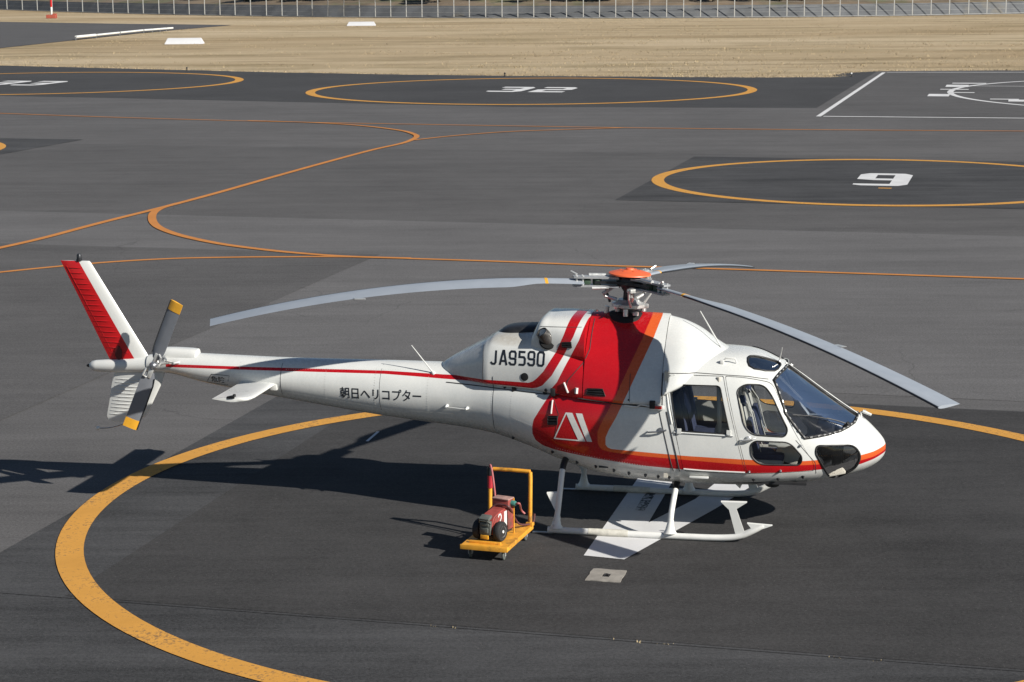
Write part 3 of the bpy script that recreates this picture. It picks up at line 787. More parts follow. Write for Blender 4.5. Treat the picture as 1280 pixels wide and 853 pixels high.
# ---- landing gear
for s in (-1, 1):
    bm = bmesh.new()
    P = spline([(-.90, s * 1.085, .062), (-.5, s * 1.085, .06), (.2, s * 1.085, .057), (.9, s * 1.085, .055), (1.32, s * 1.085, .064), (1.52, s * 1.085, .10), (1.66, s * 1.085, .165), (1.80, s * 1.08, .235)], 5)
    tube(bm, P, [.041] * (len(P) - 8) + [.041, .041, .04, .038, .036, .032, .028, .022], 14); sk = hp('skid', bm, M['white_worn'])
    bm = bmesh.new(); bx(bm, (-.97, s * 1.085, .025), (.25, .055, .014), None, .004); hp('tail_spring', bm, M['greymetal'], sk)
    bm = bmesh.new(); tube(bm, [(-.38, s * 1.085, .06), (-.05, s * 1.085, .059), (.12, s * 1.085, .058)], [.045, .047, .044], 14); hp('wear_plate', bm, simple('scuffed_paint', (.56, .54, .47), .6, var=.2, scale=12, dirt=((.16, .12, .06), .56, .8)), sk)
    bm = bmesh.new(); bx(bm, (1.05, s * 1.085, .012), (.55, .03, .012)); hp('skid_shoe', bm, M['darkmetal'], sk)
    # triangular toe plate and the boarding step on its stalk
    def tri(bm, pts, n, th=.012):
        n = Vector(n).normalized() * th; A = [bm.verts.new(Vector(p) + n) for p in pts]; B = [bm.verts.new(Vector(p) - n) for p in pts]; k = len(pts)
        bm.faces.new(A); bm.faces.new(B[::-1])
        for i in range(k): bm.faces.new((A[i], A[(i + 1) % k], B[(i + 1) % k], B[i]))
    bm = bmesh.new(); tri(bm, [(1.60, s * 1.075, .265), (1.91, s * 1.075, .25), (1.74, s * 1.085, .185), (1.68, s * 1.085, .17)], (0, .9, .4)); hp('toe_plate', bm, M['white'], sk)
    bm = bmesh.new(); tri(bm, [(1.465, s * 1.09, .10), (1.575, s * 1.09, .13), (1.455, s * 1.09, .47), (1.365, s * 1.09, .47)], (0, 1, .1), .012)
    stp = hp('boarding_step', bm, M['white'])
    bm = bmesh.new(); tri(bm, [(1.275, s * 1.09, .53), (1.595, s * 1.09, .535), (1.455, s * 1.09, .44), (1.37, s * 1.09, .44)], (0, 1, .6), .013); hp('step_plate', bm, M['white'], stp)
    bm = bmesh.new(); tri(bm, [(-.925, s * 1.0, .52), (-.765, s * .97, .53), (-.775, s * 1.03, .28), (-.80, s * 1.03, .28)], (0, 1, .6), .012); hp('step_plate', bm, M['white'])
for x0, x1, zt_ in ((-.735, -.79, .93), (.68, .645, .66)):
    bm = bmesh.new()
    P = [(x0, 0, zt_ - .02), (x0, .45, zt_ - .01)]
    L = spline([(x1, -1.085, .06), (x1, -1.075, .16), (x1 + (x0 - x1) * .25, -1.02, .34), (x1 + (x0 - x1) * .75, -.86, zt_ - .14), (x0, -.68, zt_ - .035), (x0, -.45, zt_), (x0, 0, zt_), (x0, .45, zt_), (x0, .68, zt_ - .035), (x1 + (x0 - x1) * .75, .86, zt_ - .14), (x1 + (x0 - x1) * .25, 1.02, .34), (x1, 1.075, .16), (x1, 1.085, .06)], 5)
    tube(bm, L, .036, 12); ct = hp('cross_tube', bm, M['white_worn'])
    for s in (-1, 1):
        bm = bmesh.new(); tube(bm, [(x1, s * 1.085, .09), (x1, s * 1.08, .13), (x1 + .003, s * 1.07, .19), (x1 + .008, s * 1.055, .25)], [.088, .062, .047, .037], 14); hp('skid_saddle', bm, M['white_worn'], ct)
        bm = bmesh.new(); tube(bm, [q for q in L if (s * q.y > .62) and q.z > zt_ - (.21 if x0 < 0 else .09)][::1] , .041, 12); hp('tube_boot', bm, M['black'], ct)
        bm = bmesh.new(); bx(bm, (x0, s * .62, zt_ + .03), (.16, .14, .09), None, .02); hp('tube_clamp', bm, M['darkmetal'], ct)
bm = bmesh.new()
for s in (-1,):
    A = [bm.verts.new((x, y, z)) for x, y, z in ((1.22, -.01, .60), (1.50, -.01, .60), (1.42, -.01, .42))]; B = [bm.verts.new(v.co + Vector((0, .02, 0))) for v in A]
    bm.faces.new(A); bm.faces.new(B[::-1])
    for i in range(3): bm.faces.new((A[i], A[(i + 1) % 3], B[(i + 1) % 3], B[i]))
hp('belly_antenna', bm, M['white'])
bm = bmesh.new(); bx(bm, (.12, .1, .575), (.40, .5, .10), None, .03); hp('belly_pod', bm, M['beige'])
bm = bmesh.new(); lathe(bm, [(.0, .0), (.09, .0), (.09, .04), (.07, .055), (0, .055)], (1.85, -.3, .60), (0, 0, -1), 18); hp('landing_light', bm, M['black'])

# ---- aerials and small fittings on the skin
def rod(name, a, b_, r0, r1, mat='white'):
    bm = bmesh.new(); tube(bm, [a, Vector(a).lerp(Vector(b_), .5), b_], [r0, (r0 + r1) / 2, r1], 8); lathe(bm, [(r0 * 3, -.02), (r0 * 2.6, .01), (r0, .03)], a, Vector(b_) - Vector(a), 10); return hp(name, bm, M[mat])
q, n = cast(-2.55, 1.86, -1); rod('whip_antenna', q, q + Vector((-.27, -.06, .37)), .010, .005, 'white')
h = BODY.ray_cast(Vector((1.17, -.16, 4)), Vector((0, 0, -1)))[0]; rod('whip_antenna', h, h + Vector((-.27, 0, .46)), .011, .006)
h = BODY.ray_cast(Vector((1.90, -.12, 4)), Vector((0, 0, -1)))[0]; rod('temperature_probe', h, h + Vector((.035, 0, .19)), .008, .006, 'bright')
for s in (-1,):
    q, n = cast(1.22, 2.17, s); bm = bmesh.new(); tube(bm, [q, q + Vector((.05, -.02, .06)), q + Vector((.16, -.01, .055)), q + Vector((.18, 0, 0))], [.016, .010, .010, .008], 8); bx(bm, q + Vector((0, -.02, .01)), (.05, .04, .05), None, .01); hp('roof_vent', bm, M['white_worn'])
for a, b_ in (((-2.33, 1.47), (-2.05, 1.46)),):
    bm = bmesh.new(); L = drape_line([a, b_], -1, .05); tube(bm, [cast(*a, -1)[0]] + L + [cast(*b_, -1)[0]], .006, 6)
    for p in (a, b_):
        q, n = cast(*p, -1); lathe(bm, [(.024, 0), (.02, .02), (.010, .06), (0, .06)], q, n, 10)
    hp('boom_handle', bm, M['white'])
h = on_fus((2.94, -.02, 1.44), Vector((.5, 0, .86)))
bm = bmesh.new(); tube(bm, [h - Vector((0, 0, .02)), h + Vector((.0, 0, .06)), h + Vector((.06, 0, .085))], [.018, .014, .012], 8); tube(bm, [h + Vector((.02, 0, .075)), h + Vector((.13, 0, .03))], [.022, .016], 8); hp('pitot_tube', bm, M['white'])

# ---- lettering and emblem
def letters(name, polys, side, mat, off=.003, tree=None, step=.03):
    bm = bmesh.new()
    for P in polys: drape(bm, [P], side, off, tree, step)
    return hp(name, bm, M[mat], None, False, normals=False)
ST = {  # stroke lists on a 1 x 1.45 grid
    'J': [([(.75, 1.45), (.75, .28), (.60, .10), (.28, .10), (.06, .28)], 0)],
    'A': [([(.05, 0), (.45, 1.42), (.57, 1.42), (.97, 0)], 0), ([(.27, .42), (.75, .42)], 0)],
    '9': [([(.90, .78), (.90, 1.22), (.75, 1.38), (.27, 1.38), (.10, 1.22), (.10, .82), (.24, .68), (.90, .68)], 0), ([(.90, .72), (.90, .24), (.75, .09), (.27, .09), (.10, .24), (.10, .34)], 0)],
    '5': [([(.92, 1.36), (.14, 1.36), (.14, .86), (.75, .86), (.90, .72), (.90, .24), (.75, .09), (.08, .09)], 0)],
    '0': [([(.10, .26), (.10, 1.20), (.26, 1.37), (.74, 1.37), (.90, 1.20), (.90, .26), (.74, .09), (.26, .09)], 1)]}
def word(txt, x0, z0, x1, z1, h, side, w):
    """stroke word from (x0,z0) to (x1,z1) baseline; reads forwards on either side"""
    P = []; n = len(txt); dx = (x1 - x0) / n
    for i, ch in enumerate(txt):
        for k, (pl, cl) in enumerate(ST[ch]):
            sc = abs(dx) * .78
            pts = [(((px * sc) + .11 * abs(dx)), pz / 1.45 * h) for px, pz in pl]
            f = 1 if dx > 0 else -1
            pts = [(x0 + dx * i + f * u, z0 + (z1 - z0) * (i + .5) / n + v) for u, v in pts]
            P += strip(pts, w, cl)
    return P
def letters_each(polys, n, side, mat):
    a = min(p[0] for P in polys for p in P); b_ = max(p[0] for P in polys for p in P) + 1e-4; cell = {}
    for P in polys:
        cx = sum(p[0] for p in P) / len(P); cell.setdefault(int(n * (cx - a) / (b_ - a)), []).append(P)
    for k in sorted(cell): letters('letter', cell[k], side, mat, .003, None, .03)
letters_each(word('JA9590', -1.745, 2.052, -.995, 2.075, .178, -1, .026), 6, -1, 'letter')
letters_each(word('JA9590', -.995, 2.06, -1.745, 2.06, .178, 1, .026), 6, 1, 'letter')
def text_polys(txt, x0, x1, z0, h, side, slope=0.0, bold=.012):
    c = bpy.data.curves.new('t', 'FONT'); c.body = txt; c.size = 1; c.offset = bold; c.resolution_u = 3
    o = bpy.data.objects.new('t', c); C.objects.link(o); bpy.context.view_layer.update()
    dg = bpy.context.evaluated_depsgraph_get(); me = bpy.data.meshes.new_from_object(o.evaluated_get(dg))
    V = [v.co.copy() for v in me.vertices]; F = [list(p.vertices) for p in me.polygons]
    bpy.data.objects.remove(o); bpy.data.meshes.remove(me)
    a = min(v.x for v in V); b_ = max(v.x for v in V); l = min(v.y for v in V); u = max(v.y for v in V)
    if side > 0: x0, x1 = x1, x0
    g = lambda v: (x0 + (v.x - a) / (b_ - a) * (x1 - x0), z0 + (v.y - l) / (u - l) * h + slope * (v.x - a) / (b_ - a))
    return [[g(V[i]) for i in f] for f in F]
for s in (-1, 1):
    letters_each(text_polys('朝日ヘリコプター', -3.79, -2.68, 1.495, .155, s, 0.0), 8, s, 'letter')
    letters_each(text_polys('危険', -5.615, -5.415, 1.625, .085, s, -.01), 2, s, 'letter')
    B = [(-5.60, 1.735), (-5.345, 1.725), (-5.395, 1.585), (-5.70, 1.605)]
    bm = bmesh.new(); tube(bm, drape_ring(B, s, .0), .004, 5, closed=True); hp('warning_border', bm, M['letter'], None, 60)
    E_ = [strip([(-.852, 1.19), (-.70, 1.525)], .016) , strip([(-.862, 1.186), (-.46, 1.186)], .016),
          [[(-.705, 1.53), (-.62, 1.53), (-.445, 1.18), (-.535, 1.18)]], [[(-.575, 1.53), (-.49, 1.53), (-.36, 1.18), (-.43, 1.18)]]]
    letters('emblem', [p for e_ in E_ for p in e_], s, 'white', .003, None, .03)

# ---- cabin interior
bm = bmesh.new(); bx(bm, (1.42, 0, .70), (1.76, 1.50, .03)); hp('cabin_floor', bm, M['panel'])
bm = bmesh.new(); bx(bm, (.56, 0, 1.42), (.05, 1.74, 1.35)); hp('rear_bulkhead', bm, M['beige'])
rot = Matrix.Rotation(R(12), 3, 'Y')
bm = bmesh.new(); bx(bm, (.92, 0, .86), (.56, 1.62, .26), None, .02); rb = hp('rear_bench', bm, M['beige'])
for y in (-.63, -.22, .22, .63):
    bm = bmesh.new(); bx(bm, (.94, y, 1.05), (.54, .38, .14), None, .045); hp('seat_cushion', bm, M['navy'], rb)
    bm = bmesh.new(); bx(bm, (.675, y, 1.40), (.13, .38, .68), Matrix.Rotation(R(-12), 3, 'Y'), .05); hp('back_cushion', bm, M['navy'], rb)
for y in (-.42, .42):
    bm = bmesh.new()
    bx(bm, (1.78, y, .92), (.44, .46, .08), None, .03); bx(bm, (1.74, y, .80), (.30, .30, .18), None, .02)
    bx(bm, (1.53, y, 1.30), (.06, .42, .76), Matrix.Rotation(R(-14), 3, 'Y'), .03)
    tube(bm, [(1.44, y - .17, 1.62), (1.40, y - .15, 1.84), (1.39, y, 1.90), (1.40, y + .15, 1.84), (1.44, y + .17, 1.62)], .026, 10)
    fs = hp('front_seat', bm, M['beige'])
    bm = bmesh.new(); bx(bm, (1.80, y, .99), (.42, .40, .10), None, .04); hp('seat_cushion', bm, M['navy'], fs)
    bm = bmesh.new(); bx(bm, (1.60, y, 1.22), (.09, .34, .44), Matrix.Rotation(R(-14), 3, 'Y'), .04); hp('back_cushion', bm, M['navy'], fs)
    bm = bmesh.new(); bx(bm, (1.46, y, 1.66), (.09, .20, .13), Matrix.Rotation(R(-10), 3, 'Y'), .035); hp('head_rest', bm, M['navy'], fs)
    bm = bmesh.new()
    for dy in (-.10, .10): tube(bm, [(1.49, y + dy, 1.66), (1.60, y + dy, 1.5), (1.67, y + dy * 1.4, 1.2), (1.72, y + dy * 1.6, 1.05)], .009, 6, flat=.5)
    hp('seat_harness', bm, M['beige'], fs)
    bm = bmesh.new(); tube(bm, [(2.14, y, .72), (2.12, y, .95), (2.04, y, 1.10), (2.02, y, 1.24)], [.02, .016, .018, .026], 8); hp('control_stick', bm, M['panel'])
bm = bmesh.new(); bx(bm, (2.52, .12, 1.16), (.24, .82, .30), Matrix.Rotation(R(-18), 3, 'Y'), .05); bx(bm, (2.52, 0, .88), (.40, .30, .34), None, .04)
ip = hp('instrument_panel', bm, M['panel'])
bm = bmesh.new()
for i in range(5):
    for j in range(2): lathe(bm, [(.045, 0), (.045, .012), (.036, .014), (0, .012)], (2.385 + j * .035, -.20 + i * .15, 1.11 + j * .11), (-.95, 0, .31), 14)
hp('gauge', bm, M['greymetal'], ip)
bm = bmesh.new(); bx(bm, (2.0, 0, .80), (.62, .22, .16), None, .03); hp('centre_console', bm, M['panel'])
bm = bmesh.new(); bx(bm, (2.05, -.48, 1.02), (.30, .05, .22), Matrix.Rotation(R(20), 3, 'Y'), .02); bx(bm, (1.98, -.50, 1.14), (.34, .22, .03), None, .01); hp('map_case', bm, M['beige'])
bm = bmesh.new(); bx(bm, (1.24, -.34, 1.10), (.24, .26, .46), None, .06); hp('cabin_box', bm, M['beige'])
bm = bmesh.new(); bx(bm, (2.60, -.36, .775), (.34, .36, .02), Matrix.Rotation(R(-14), 3, 'Y'), .005); hp('chin_fill_panel', bm, M['beige'])  # pale panel added so the lower chin window looks lit inside
bm = bmesh.new(); bx(bm, (2.45, -.30, .86), (.30, .42, .04), Matrix.Rotation(R(-25), 3, 'Y'), .01)
for yy in (-.42, -.22): bx(bm, (2.45, yy, .95), (.03, .09, .16), Matrix.Rotation(R(-30), 3, 'Y'), .01)
hp('rudder_pedals', bm, M['darkmetal'])
for s in (-1, 1):
    bm = bmesh.new(); tube(bm, [(1.28, s * .80, .75), (1.22, s * .84, 1.4), (1.20, s * .74, 2.02)], .03, 8); hp('cabin_pillar', bm, M['beige'])
    bm = bmesh.new(); P = [on_fus(mir(q, s), mir(WSN, s), -.05) for q in ((1.91, -.40, 2.02), (2.05, -.44, 1.88), (2.22, -.48, 1.72))]
    tube(bm, P, [.035, .04, .03], 8, flat=.3); hp('sun_visor', bm, M['beige'])

# ---- main rotor: mast tilted forward
TILT = Matrix.Translation((-.03, 0, 2.93)) @ Matrix.Rotation(.0405, 4, 'Y')
def rot_bm(bm, m):
    bmesh.ops.transform(bm, matrix=m, verts=bm.verts[:]); return bm
bm = bmesh.new(); lathe(bm, [(.11, -.26), (.105, -.12), (.075, -.10), (.07, .02), (.10, .06), (.12, .16), (.0, .16)], n=24); hp('rotor_mast', rot_bm(bm, TILT), M['darkmetal'])
bm = bmesh.new(); lathe(bm, [(.0, -.19), (.17, -.19), (.215, -.17), (.215, -.13), (.16, -.115), (.13, -.08), (.0, -.08)], n=28)
for k in range(3):
    a = R(-41.1 + 120 * k + 38); bx(bm, (.21 * math.cos(a), .21 * math.sin(a), -.15), (.10, .06, .055), Matrix.Rotation(a, 3, 'Z'), .012)
sw = hp('swashplate', rot_bm(bm, TILT), M['bright'])
bm = bmesh.new()                                                    # scissors link and actuators, light alloy
for a, r in ((R(-75), .0), (R(60), .0), (R(190), .0)):
    ca, sa = math.cos(a), math.sin(a)
    tube(bm, [(.15 * ca, .15 * sa, -.09), (.30 * ca, .30 * sa, -.05), (.33 * ca, .33 * sa, -.02), (.20 * ca, .20 * sa, .07), (.12 * ca, .12 * sa, .08)], [.024, .022, .026, .02, .022], 8)
    tube(bm, [(.22 * ca - .06, .22 * sa, -.27), (.21 * ca - .06, .21 * sa, -.18)], .032, 10); lathe(bm, [(.04, 0), (.04, .04), (0, .045)], (.20 * ca + .07, .20 * sa, -.25), (0, 0, 1), 12)
hp('scissors_link', rot_bm(bm, TILT), M['bright'], sw)
bm = bmesh.new(); lathe(bm, [(.0, .325), (.05, .322), (.06, .305), (.10, .296), (.19, .282), (.268, .258), (.274, .243), (.26, .238), (.0, .24)], n=40)
for k in range(6):
    a = R(60 * k); bx(bm, (.12 * math.cos(a), .12 * math.sin(a), .292), (.02, .02, .02))
hp('rotor_cap', rot_bm(bm, TILT), M['orange'])
bm = bmesh.new()                                                    # star shaped hub plate
pts = []
for k in range(3):
    a = R(-41.1 + 120 * k)
    for da, r in ((-.62, .20), (-.25, .32), (-.14, .46), (.14, .46), (.25, .32), (.62, .20)): pts.append((r * math.cos(a + da), r * math.sin(a + da)))
A = [bm.verts.new((x, y, .16)) for x, y in pts]; B = [bm.verts.new((x, y, .125)) for x, y in pts]
bmesh.ops.triangulate(bm, faces=[bm.faces.new(A), bm.faces.new(B[::-1])])
for i in range(len(pts)): bm.faces.new((A[i], A[(i + 1) % len(pts)], B[(i + 1) % len(pts)], B[i]))
lathe(bm, [(.15, .09), (.17, .12), (.17, .19), (.14, .24), (0, .24)], n=24)
for k in range(12):
    a = R(30 * k); lathe(bm, [(.018, .18), (.018, .215), (0, .22)], (.125 * math.cos(a), .125 * math.sin(a), 0), n=8)
hp('rotor_hub', rot_bm(bm, TILT), M['darkmetal'])
AZ = (-42.3, 78.2, 198.9); RB = (5.31, 5.47, 5.29)                 # the parked blades hang a little unevenly
M['sleeve'] = simple('sleeve_composite', (.33, .34, .35), .4, metal=.2, var=.15)
BZ = [(-.035, .0190), (-.055, .0114), (.022, .0311)]
def blade_z(r, k): return .145 + BZ[k][0] * (r - .7) - BZ[k][1] * (r - .7) ** 2
for k in range(3):
    az = R(AZ[k]); MR = TILT @ Matrix.Rotation(az, 4, 'Z')
    # sleeve: two composite plates with the elastomeric bearing between them
    bm = bmesh.new()
    for z, w in ((.203, .16), (.092, .16)):
        rows = []
        for r, ww in ((.16, .24), (.28, .18), (.46, .15), (.68, .14), (.73, .11)):
            rows.append([bm.verts.new((r, y, z + h)) for y, h in ((-ww / 2, .012), (ww / 2, .012), (ww / 2, -.012), (-ww / 2, -.012))])
        for A, B in zip(rows, rows[1:]):
            for j in range(4): bm.faces.new((A[j], A[(j + 1) % 4], B[(j + 1) % 4], B[j]))
        bm.faces.new(rows[0]); bm.faces.new(rows[-1])
    sl_ = hp('blade_sleeve', rot_bm(bm, MR), M['sleeve'])
    bm = bmesh.new(); lathe(bm, [(.045, .10), (.058, .12), (.058, .175), (.045, .195), (0, .195)], (.42, 0, 0), n=16); bx(bm, (.55, 0, .143), (.09, .08, .07), None, .015); hp('frequency_adapter', rot_bm(bm, MR), simple('green_elastomer', (.03, .06, .035), .6), sl_)
    bm = bmesh.new()
    for r in (.61, .69):
        for y in (-.035, .035): tube(bm, [(r, y, .072), (r, y, .224)], .014, 8)
    tube(bm, [(.30, -.06, .220), (.52, -.065, .220)], .024, 10); tube(bm, [(.28, .07, .075), (.50, .08, .07)], .018, 10)
    tube(bm, [(.67, -.05, .225), (.75, -.09, .262)], .012, 6)
    hp('sleeve_bolt', rot_bm(bm, MR), M['bright'], sl_)
    bm = bmesh.new(); bx(bm, (.27, -.16, .08), (.08, .15, .05), None, .012); tube(bm, [(.27, -.23, .09), (.25, -.21, -.02), (.215, -.14, -.14)], [.018, .014, .018], 8)
    hp('pitch_link', rot_bm(bm, MR), M['bright'] if k != 2 else M['darkmetal'])
    # blade
    prof = [(0, 0), (.015, .30), (.06, .62), (.15, .92), (.30, 1.0), (.55, .72), (.80, .33), (1.0, .03)]
    bm = bmesh.new(); rows = []; N_ = 46
    def sect(r, sc=1.0, f0=0.0, f1=1.0):
        ch = .35; tk = .042; root = 1.0
        if r < 1.62: u = max(0, (r - 1.12) / .50); root = u * u * (3 - 2 * u); ch = .175 + (.35 - .175) * root; tk = .05 - .008 * root
        tw = R((7, .5, 10)[k] - (8, 1.5, 7)[k] * (r - .8) / 4.5); y0 = -.06 - .03 * root; z0 = blade_z(r, k)
        out = []
        for f, t_ in [(f, t_) for f, t_ in prof] + [(f, -t_ * .75) for f, t_ in prof[::-1][1:-1]]:
            y = y0 + f * ch; z = t_ * tk * .5 * sc
            # leading edge at negative y
            out.append((r, y * math.cos(tw) , z0 + z - (y) * math.sin(tw)))
        return out
    for i in range(N_ + 1):
        r = .60 + (RB[k] - .60) * i / N_; rows.append([bm.verts.new(p) for p in sect(r)])
    n = len(rows[0])
    for A, B in zip(rows, rows[1:]):
        for j in range(n): bm.faces.new((A[j], A[(j + 1) % n], B[(j + 1) % n], B[j]))
    bm.faces.new(rows[0]); bm.faces.new(rows[-1])
    bl = hp('rotor_blade', rot_bm(bm, MR), M['blade'])
    bm = bmesh.new(); tube(bm, [Vector(sect(1.1 + (RB[k] - .005 - 1.1) * i / 24)[0]) + Vector((0, .004, 0)) for i in range(25)], .0125, 6); hp('leading_edge', rot_bm(bm, MR), M['leading'], bl)
    bm = bmesh.new(); rows = [[bm.verts.new(Vector(p) + Vector((0, 0, .0))) for p in sect(r, 1.10)] for r in (1.06, 1.10)]
    for j in range(n): bm.faces.new((rows[0][j], rows[0][(j + 1) % n], rows[1][(j + 1) % n], rows[1][j]))
    bm.faces.new(rows[0]); bm.faces.new(rows[1]); hp('blade_band', rot_bm(bm, MR), M['yellow'], bl)
    bm = bmesh.new(); tr_ = sect(3.45)[7]; bx(bm, Vector(tr_) + Vector((0, .03, 0)), (.14, .08, .005)); hp('trim_tab', rot_bm(bm, MR), M['bright'], bl)

# ------------------------------------------------------------------ airfield ground: u runs along the pad row, v away from the viewer
def uv(u, v, z=0.0): return Vector((.968 * u + .2517 * v, -.2517 * u + .968 * v, z))
def asphalt(name, base, blotch=.16, grain=.30, streak=.12, warm=0.0, marks=.5, crack=.3):
    t = NT(name); b = t.b; co_ = t.coords('Object'); cs = t.coords('Object', (.10, 1.0, 1), (0, 0, R(15)))
    big = t.noise(co_, .16, 5, .6); mid = t.noise(co_, 1.1, 6, .65); st = t.noise(cs, .9, 6, .65); st2 = t.noise(cs, 4.5, 5, .6); gr = t.noise(co_, 26, 4, .7); fine = t.noise(co_, 85, 3, .7)
    f = t.math('ADD', t.ramp(big, .3, .7, -blotch, blotch), t.ramp(mid, .3, .7, -blotch * .5, blotch * .5))
    f = t.math('ADD', f, t.ramp(st, .3, .7, -streak, streak)); f = t.math('ADD', f, t.ramp(st2, .3, .7, -streak * .6, streak * .6))
    f = t.math('ADD', f, t.ramp(gr, .3, .7, -grain, grain)); f = t.math('ADD', f, t.ramp(fine, .3, .7, -grain, grain))
    f = t.math('ADD', f, 1.0)
    c = t.mix(f, (0, 0, 0), (base * (1 + warm), base, base * (1.02 - warm)))
    n = t.new('ShaderNodeVectorMath', operation='SCALE'); n.inputs[0].default_value = (base * (1 + warm), base, base * (1.03 - warm)); t.l.new(f, n.inputs[3]); c = n.outputs[0]
    # old rubber and scuff marks, pale grit
    sc = t.noise(t.coords('Object', (.35, 2.2, 1), (0, 0, R(22))), 1.3, 8, .72)
    c = t.mix(t.ramp(sc, .70, .78, 0, marks), c, (base * 1.7, base * 1.68, base * 1.62))
    gp = t.noise(co_, 46, 2, .5); c = t.mix(t.ramp(gp, .70, .75, 0, .6), c, (.17, .165, .155))
    cr_ = t.new('ShaderNodeTexVoronoi', feature='DISTANCE_TO_EDGE'); cr_.inputs['Scale'].default_value = .11
    wv = t.new('ShaderNodeVectorMath', operation='ADD'); nzv = t.new('ShaderNodeTexNoise'); nzv.inputs['Scale'].default_value = .8; nzv.inputs['Detail'].default_value = 6
    t.l.new(co_, nzv.inputs['Vector']); t.l.new(co_, wv.inputs[0]); t.l.new(nzv.outputs[1], wv.inputs[1]); t.l.new(wv.outputs[0], cr_.inputs['Vector'])
    ck = t.math('MULTIPLY', t.ramp(cr_.outputs[0], .0008, .0022, crack, 0), t.ramp(big, .45, .6, 0, 1))
    c = t.mix(ck, c, (.018, .018, .018))
    t.l.new(c, b.inputs['Base Color']); b.inputs['Roughness'].default_value = .88; b.inputs['Specular IOR Level'].default_value = .22
    t.bump(t.math('ADD', gr, fine), .35, .006)
    return t.m
M['asphalt'] = asphalt('apron_asphalt', .100, blotch=.10, warm=.035)
M['asphalt_light'] = asphalt('weathered_asphalt', .118, blotch=.08, warm=.03)
M['asphalt_pad'] = asphalt('dark_pad_asphalt', .054, blotch=.20, streak=.30, warm=.0, marks=.9, crack=0)
M['asphalt_pad2'] = asphalt('fresh_pad_asphalt', .043, blotch=.22, streak=.16, warm=.03, marks=.8, crack=0)
M['asphalt_far'] = asphalt('far_pad_asphalt', .052, blotch=.14, streak=.08, warm=.01)
M['asphalt_mid'] = asphalt('grey_asphalt', .088, blotch=.12, warm=.035)
M['asphalt_side'] = asphalt('taxiway_asphalt', .09, blotch=.08, warm=.03)
def ground_paint(name, col, wear=.62, thr=.60, under=(.06, .06, .06)):
    t = NT(name); b = t.b; co_ = t.coords('Object'); n = t.noise(co_, 21, 8, .75); m = t.noise(co_, 1.1, 5, .65); g = t.noise(co_, 60, 3, .7)
    c = t.mix(t.ramp(m, .3, .7), tuple(x * .86 for x in col), tuple(min(1, x * 1.08) for x in col))
    c = t.mix(t.ramp(g, .35, .7, 0, .22), c, tuple(x * .6 for x in col))
    w = t.math('ADD', n, t.ramp(m, .3, .7, -.11, .09))
    c = t.mix(t.ramp(w, thr, thr + .06, 0, wear), c, under)
    t.l.new(c, b.inputs['Base Color']); b.inputs['Roughness'].default_value = .8; b.inputs['Specular IOR Level'].default_value = .25
    t.bump(g, .25, .004); return t.m
M['line_orange'] = ground_paint('orange_ground_paint', (.62, .305, .06), .6, .55)
M['line_taxi'] = ground_paint('orange_taxi_paint', (.54, .215, .055), .45, .60)
M['line_white'] = ground_paint('white_ground_paint', (.66, .66, .66), .8, .66)
def dry_grass():
    t = NT('dry_grass_ground'); b = t.b; co_ = t.coords('Object'); cs = t.coords('Object', (.22, 1, 1), (0, 0, R(8)))
    a = t.noise(cs, .035, 6, .6); m = t.noise(cs, .22, 7, .65); f = t.noise(co_, 1.6, 6, .7); g = t.noise(co_, 6, 5, .75)
    c = t.mix(t.ramp(a, .38, .62), (.39, .295, .18), (.54, .435, .295))
    c = t.mix(t.ramp(t.noise(t.coords('Object', (.35, 1, 1), (0, 0, R(4))), .09, 5, .7), .52, .68, 0, .6), c, (.27, .215, .115))
    c = t.mix(t.ramp(m, .50, .66, 0, .65), c, (.215, .17, .095))
    c = t.mix(t.ramp(m, .44, .34, 0, .6), c, (.52, .425, .29))
    c = t.mix(t.ramp(f, .52, .78, 0, .45), c, (.28, .22, .12)); c = t.mix(t.ramp(g, .55, .8, 0, .3), c, (.47, .385, .26))
    t.l.new(c, b.inputs['Base Color']); b.inputs['Roughness'].default_value = 1.0; b.inputs['Specular IOR Level'].default_value = .05
    t.bump(t.math('ADD', f, g), .6, .25); return t.m
M['grass'] = dry_grass()
def flat(name, pts, mat, z, kind='structure', sub=0):
    bm = bmesh.new(); f = bm.faces.new([bm.verts.new((p[0], p[1], z)) for p in pts])
    if f.normal.z < 0 or True:
        bmesh.ops.recalc_face_normals(bm, faces=bm.faces); f.normal_update()
        if f.normal.z < 0: bmesh.ops.reverse_faces(bm, faces=[f])
    bmesh.ops.triangulate(bm, faces=bm.faces[:])
    return bm_obj(name, bm, mat, None, False, normals=False, kind=kind)
def quad_uv(name, u0, v0, u1, v1, mat, z): return flat(name, [uv(u0, v0), uv(u1, v0), uv(u1, v1), uv(u0, v1)], mat, z)
def up_obj(name, bm, mat):
    bmesh.ops.recalc_face_normals(bm, faces=bm.faces)
    for f in bm.faces:
        f.normal_update()
        if f.normal.z < 0: f.normal_flip()
    return bm_obj(name, bm, mat, None, False, normals=False, kind='structure')
def line_obj(name, P, w, mat, z, closed=False):
    bm = bmesh.new(); P = [Vector((p[0], p[1])) for p in P]; n = len(P); L = []
    for i in range(n):
        a = P[i] - P[i - 1] if (i or closed) else P[1] - P[0]; b = P[(i + 1) % n] - P[i] if (i < n - 1 or closed) else a
        d = (a.normalized() + b.normalized()).normalized(); m = Vector((-d.y, d.x)) * w / 2
        L.append((bm.verts.new((P[i].x + m.x, P[i].y + m.y, z)), bm.verts.new((P[i].x - m.x, P[i].y - m.y, z))))
    for i in range(n if closed else n - 1): bm.faces.new((L[i][0], L[i][1], L[(i + 1) % n][1], L[(i + 1) % n][0]))
    return up_obj(name, bm, mat)
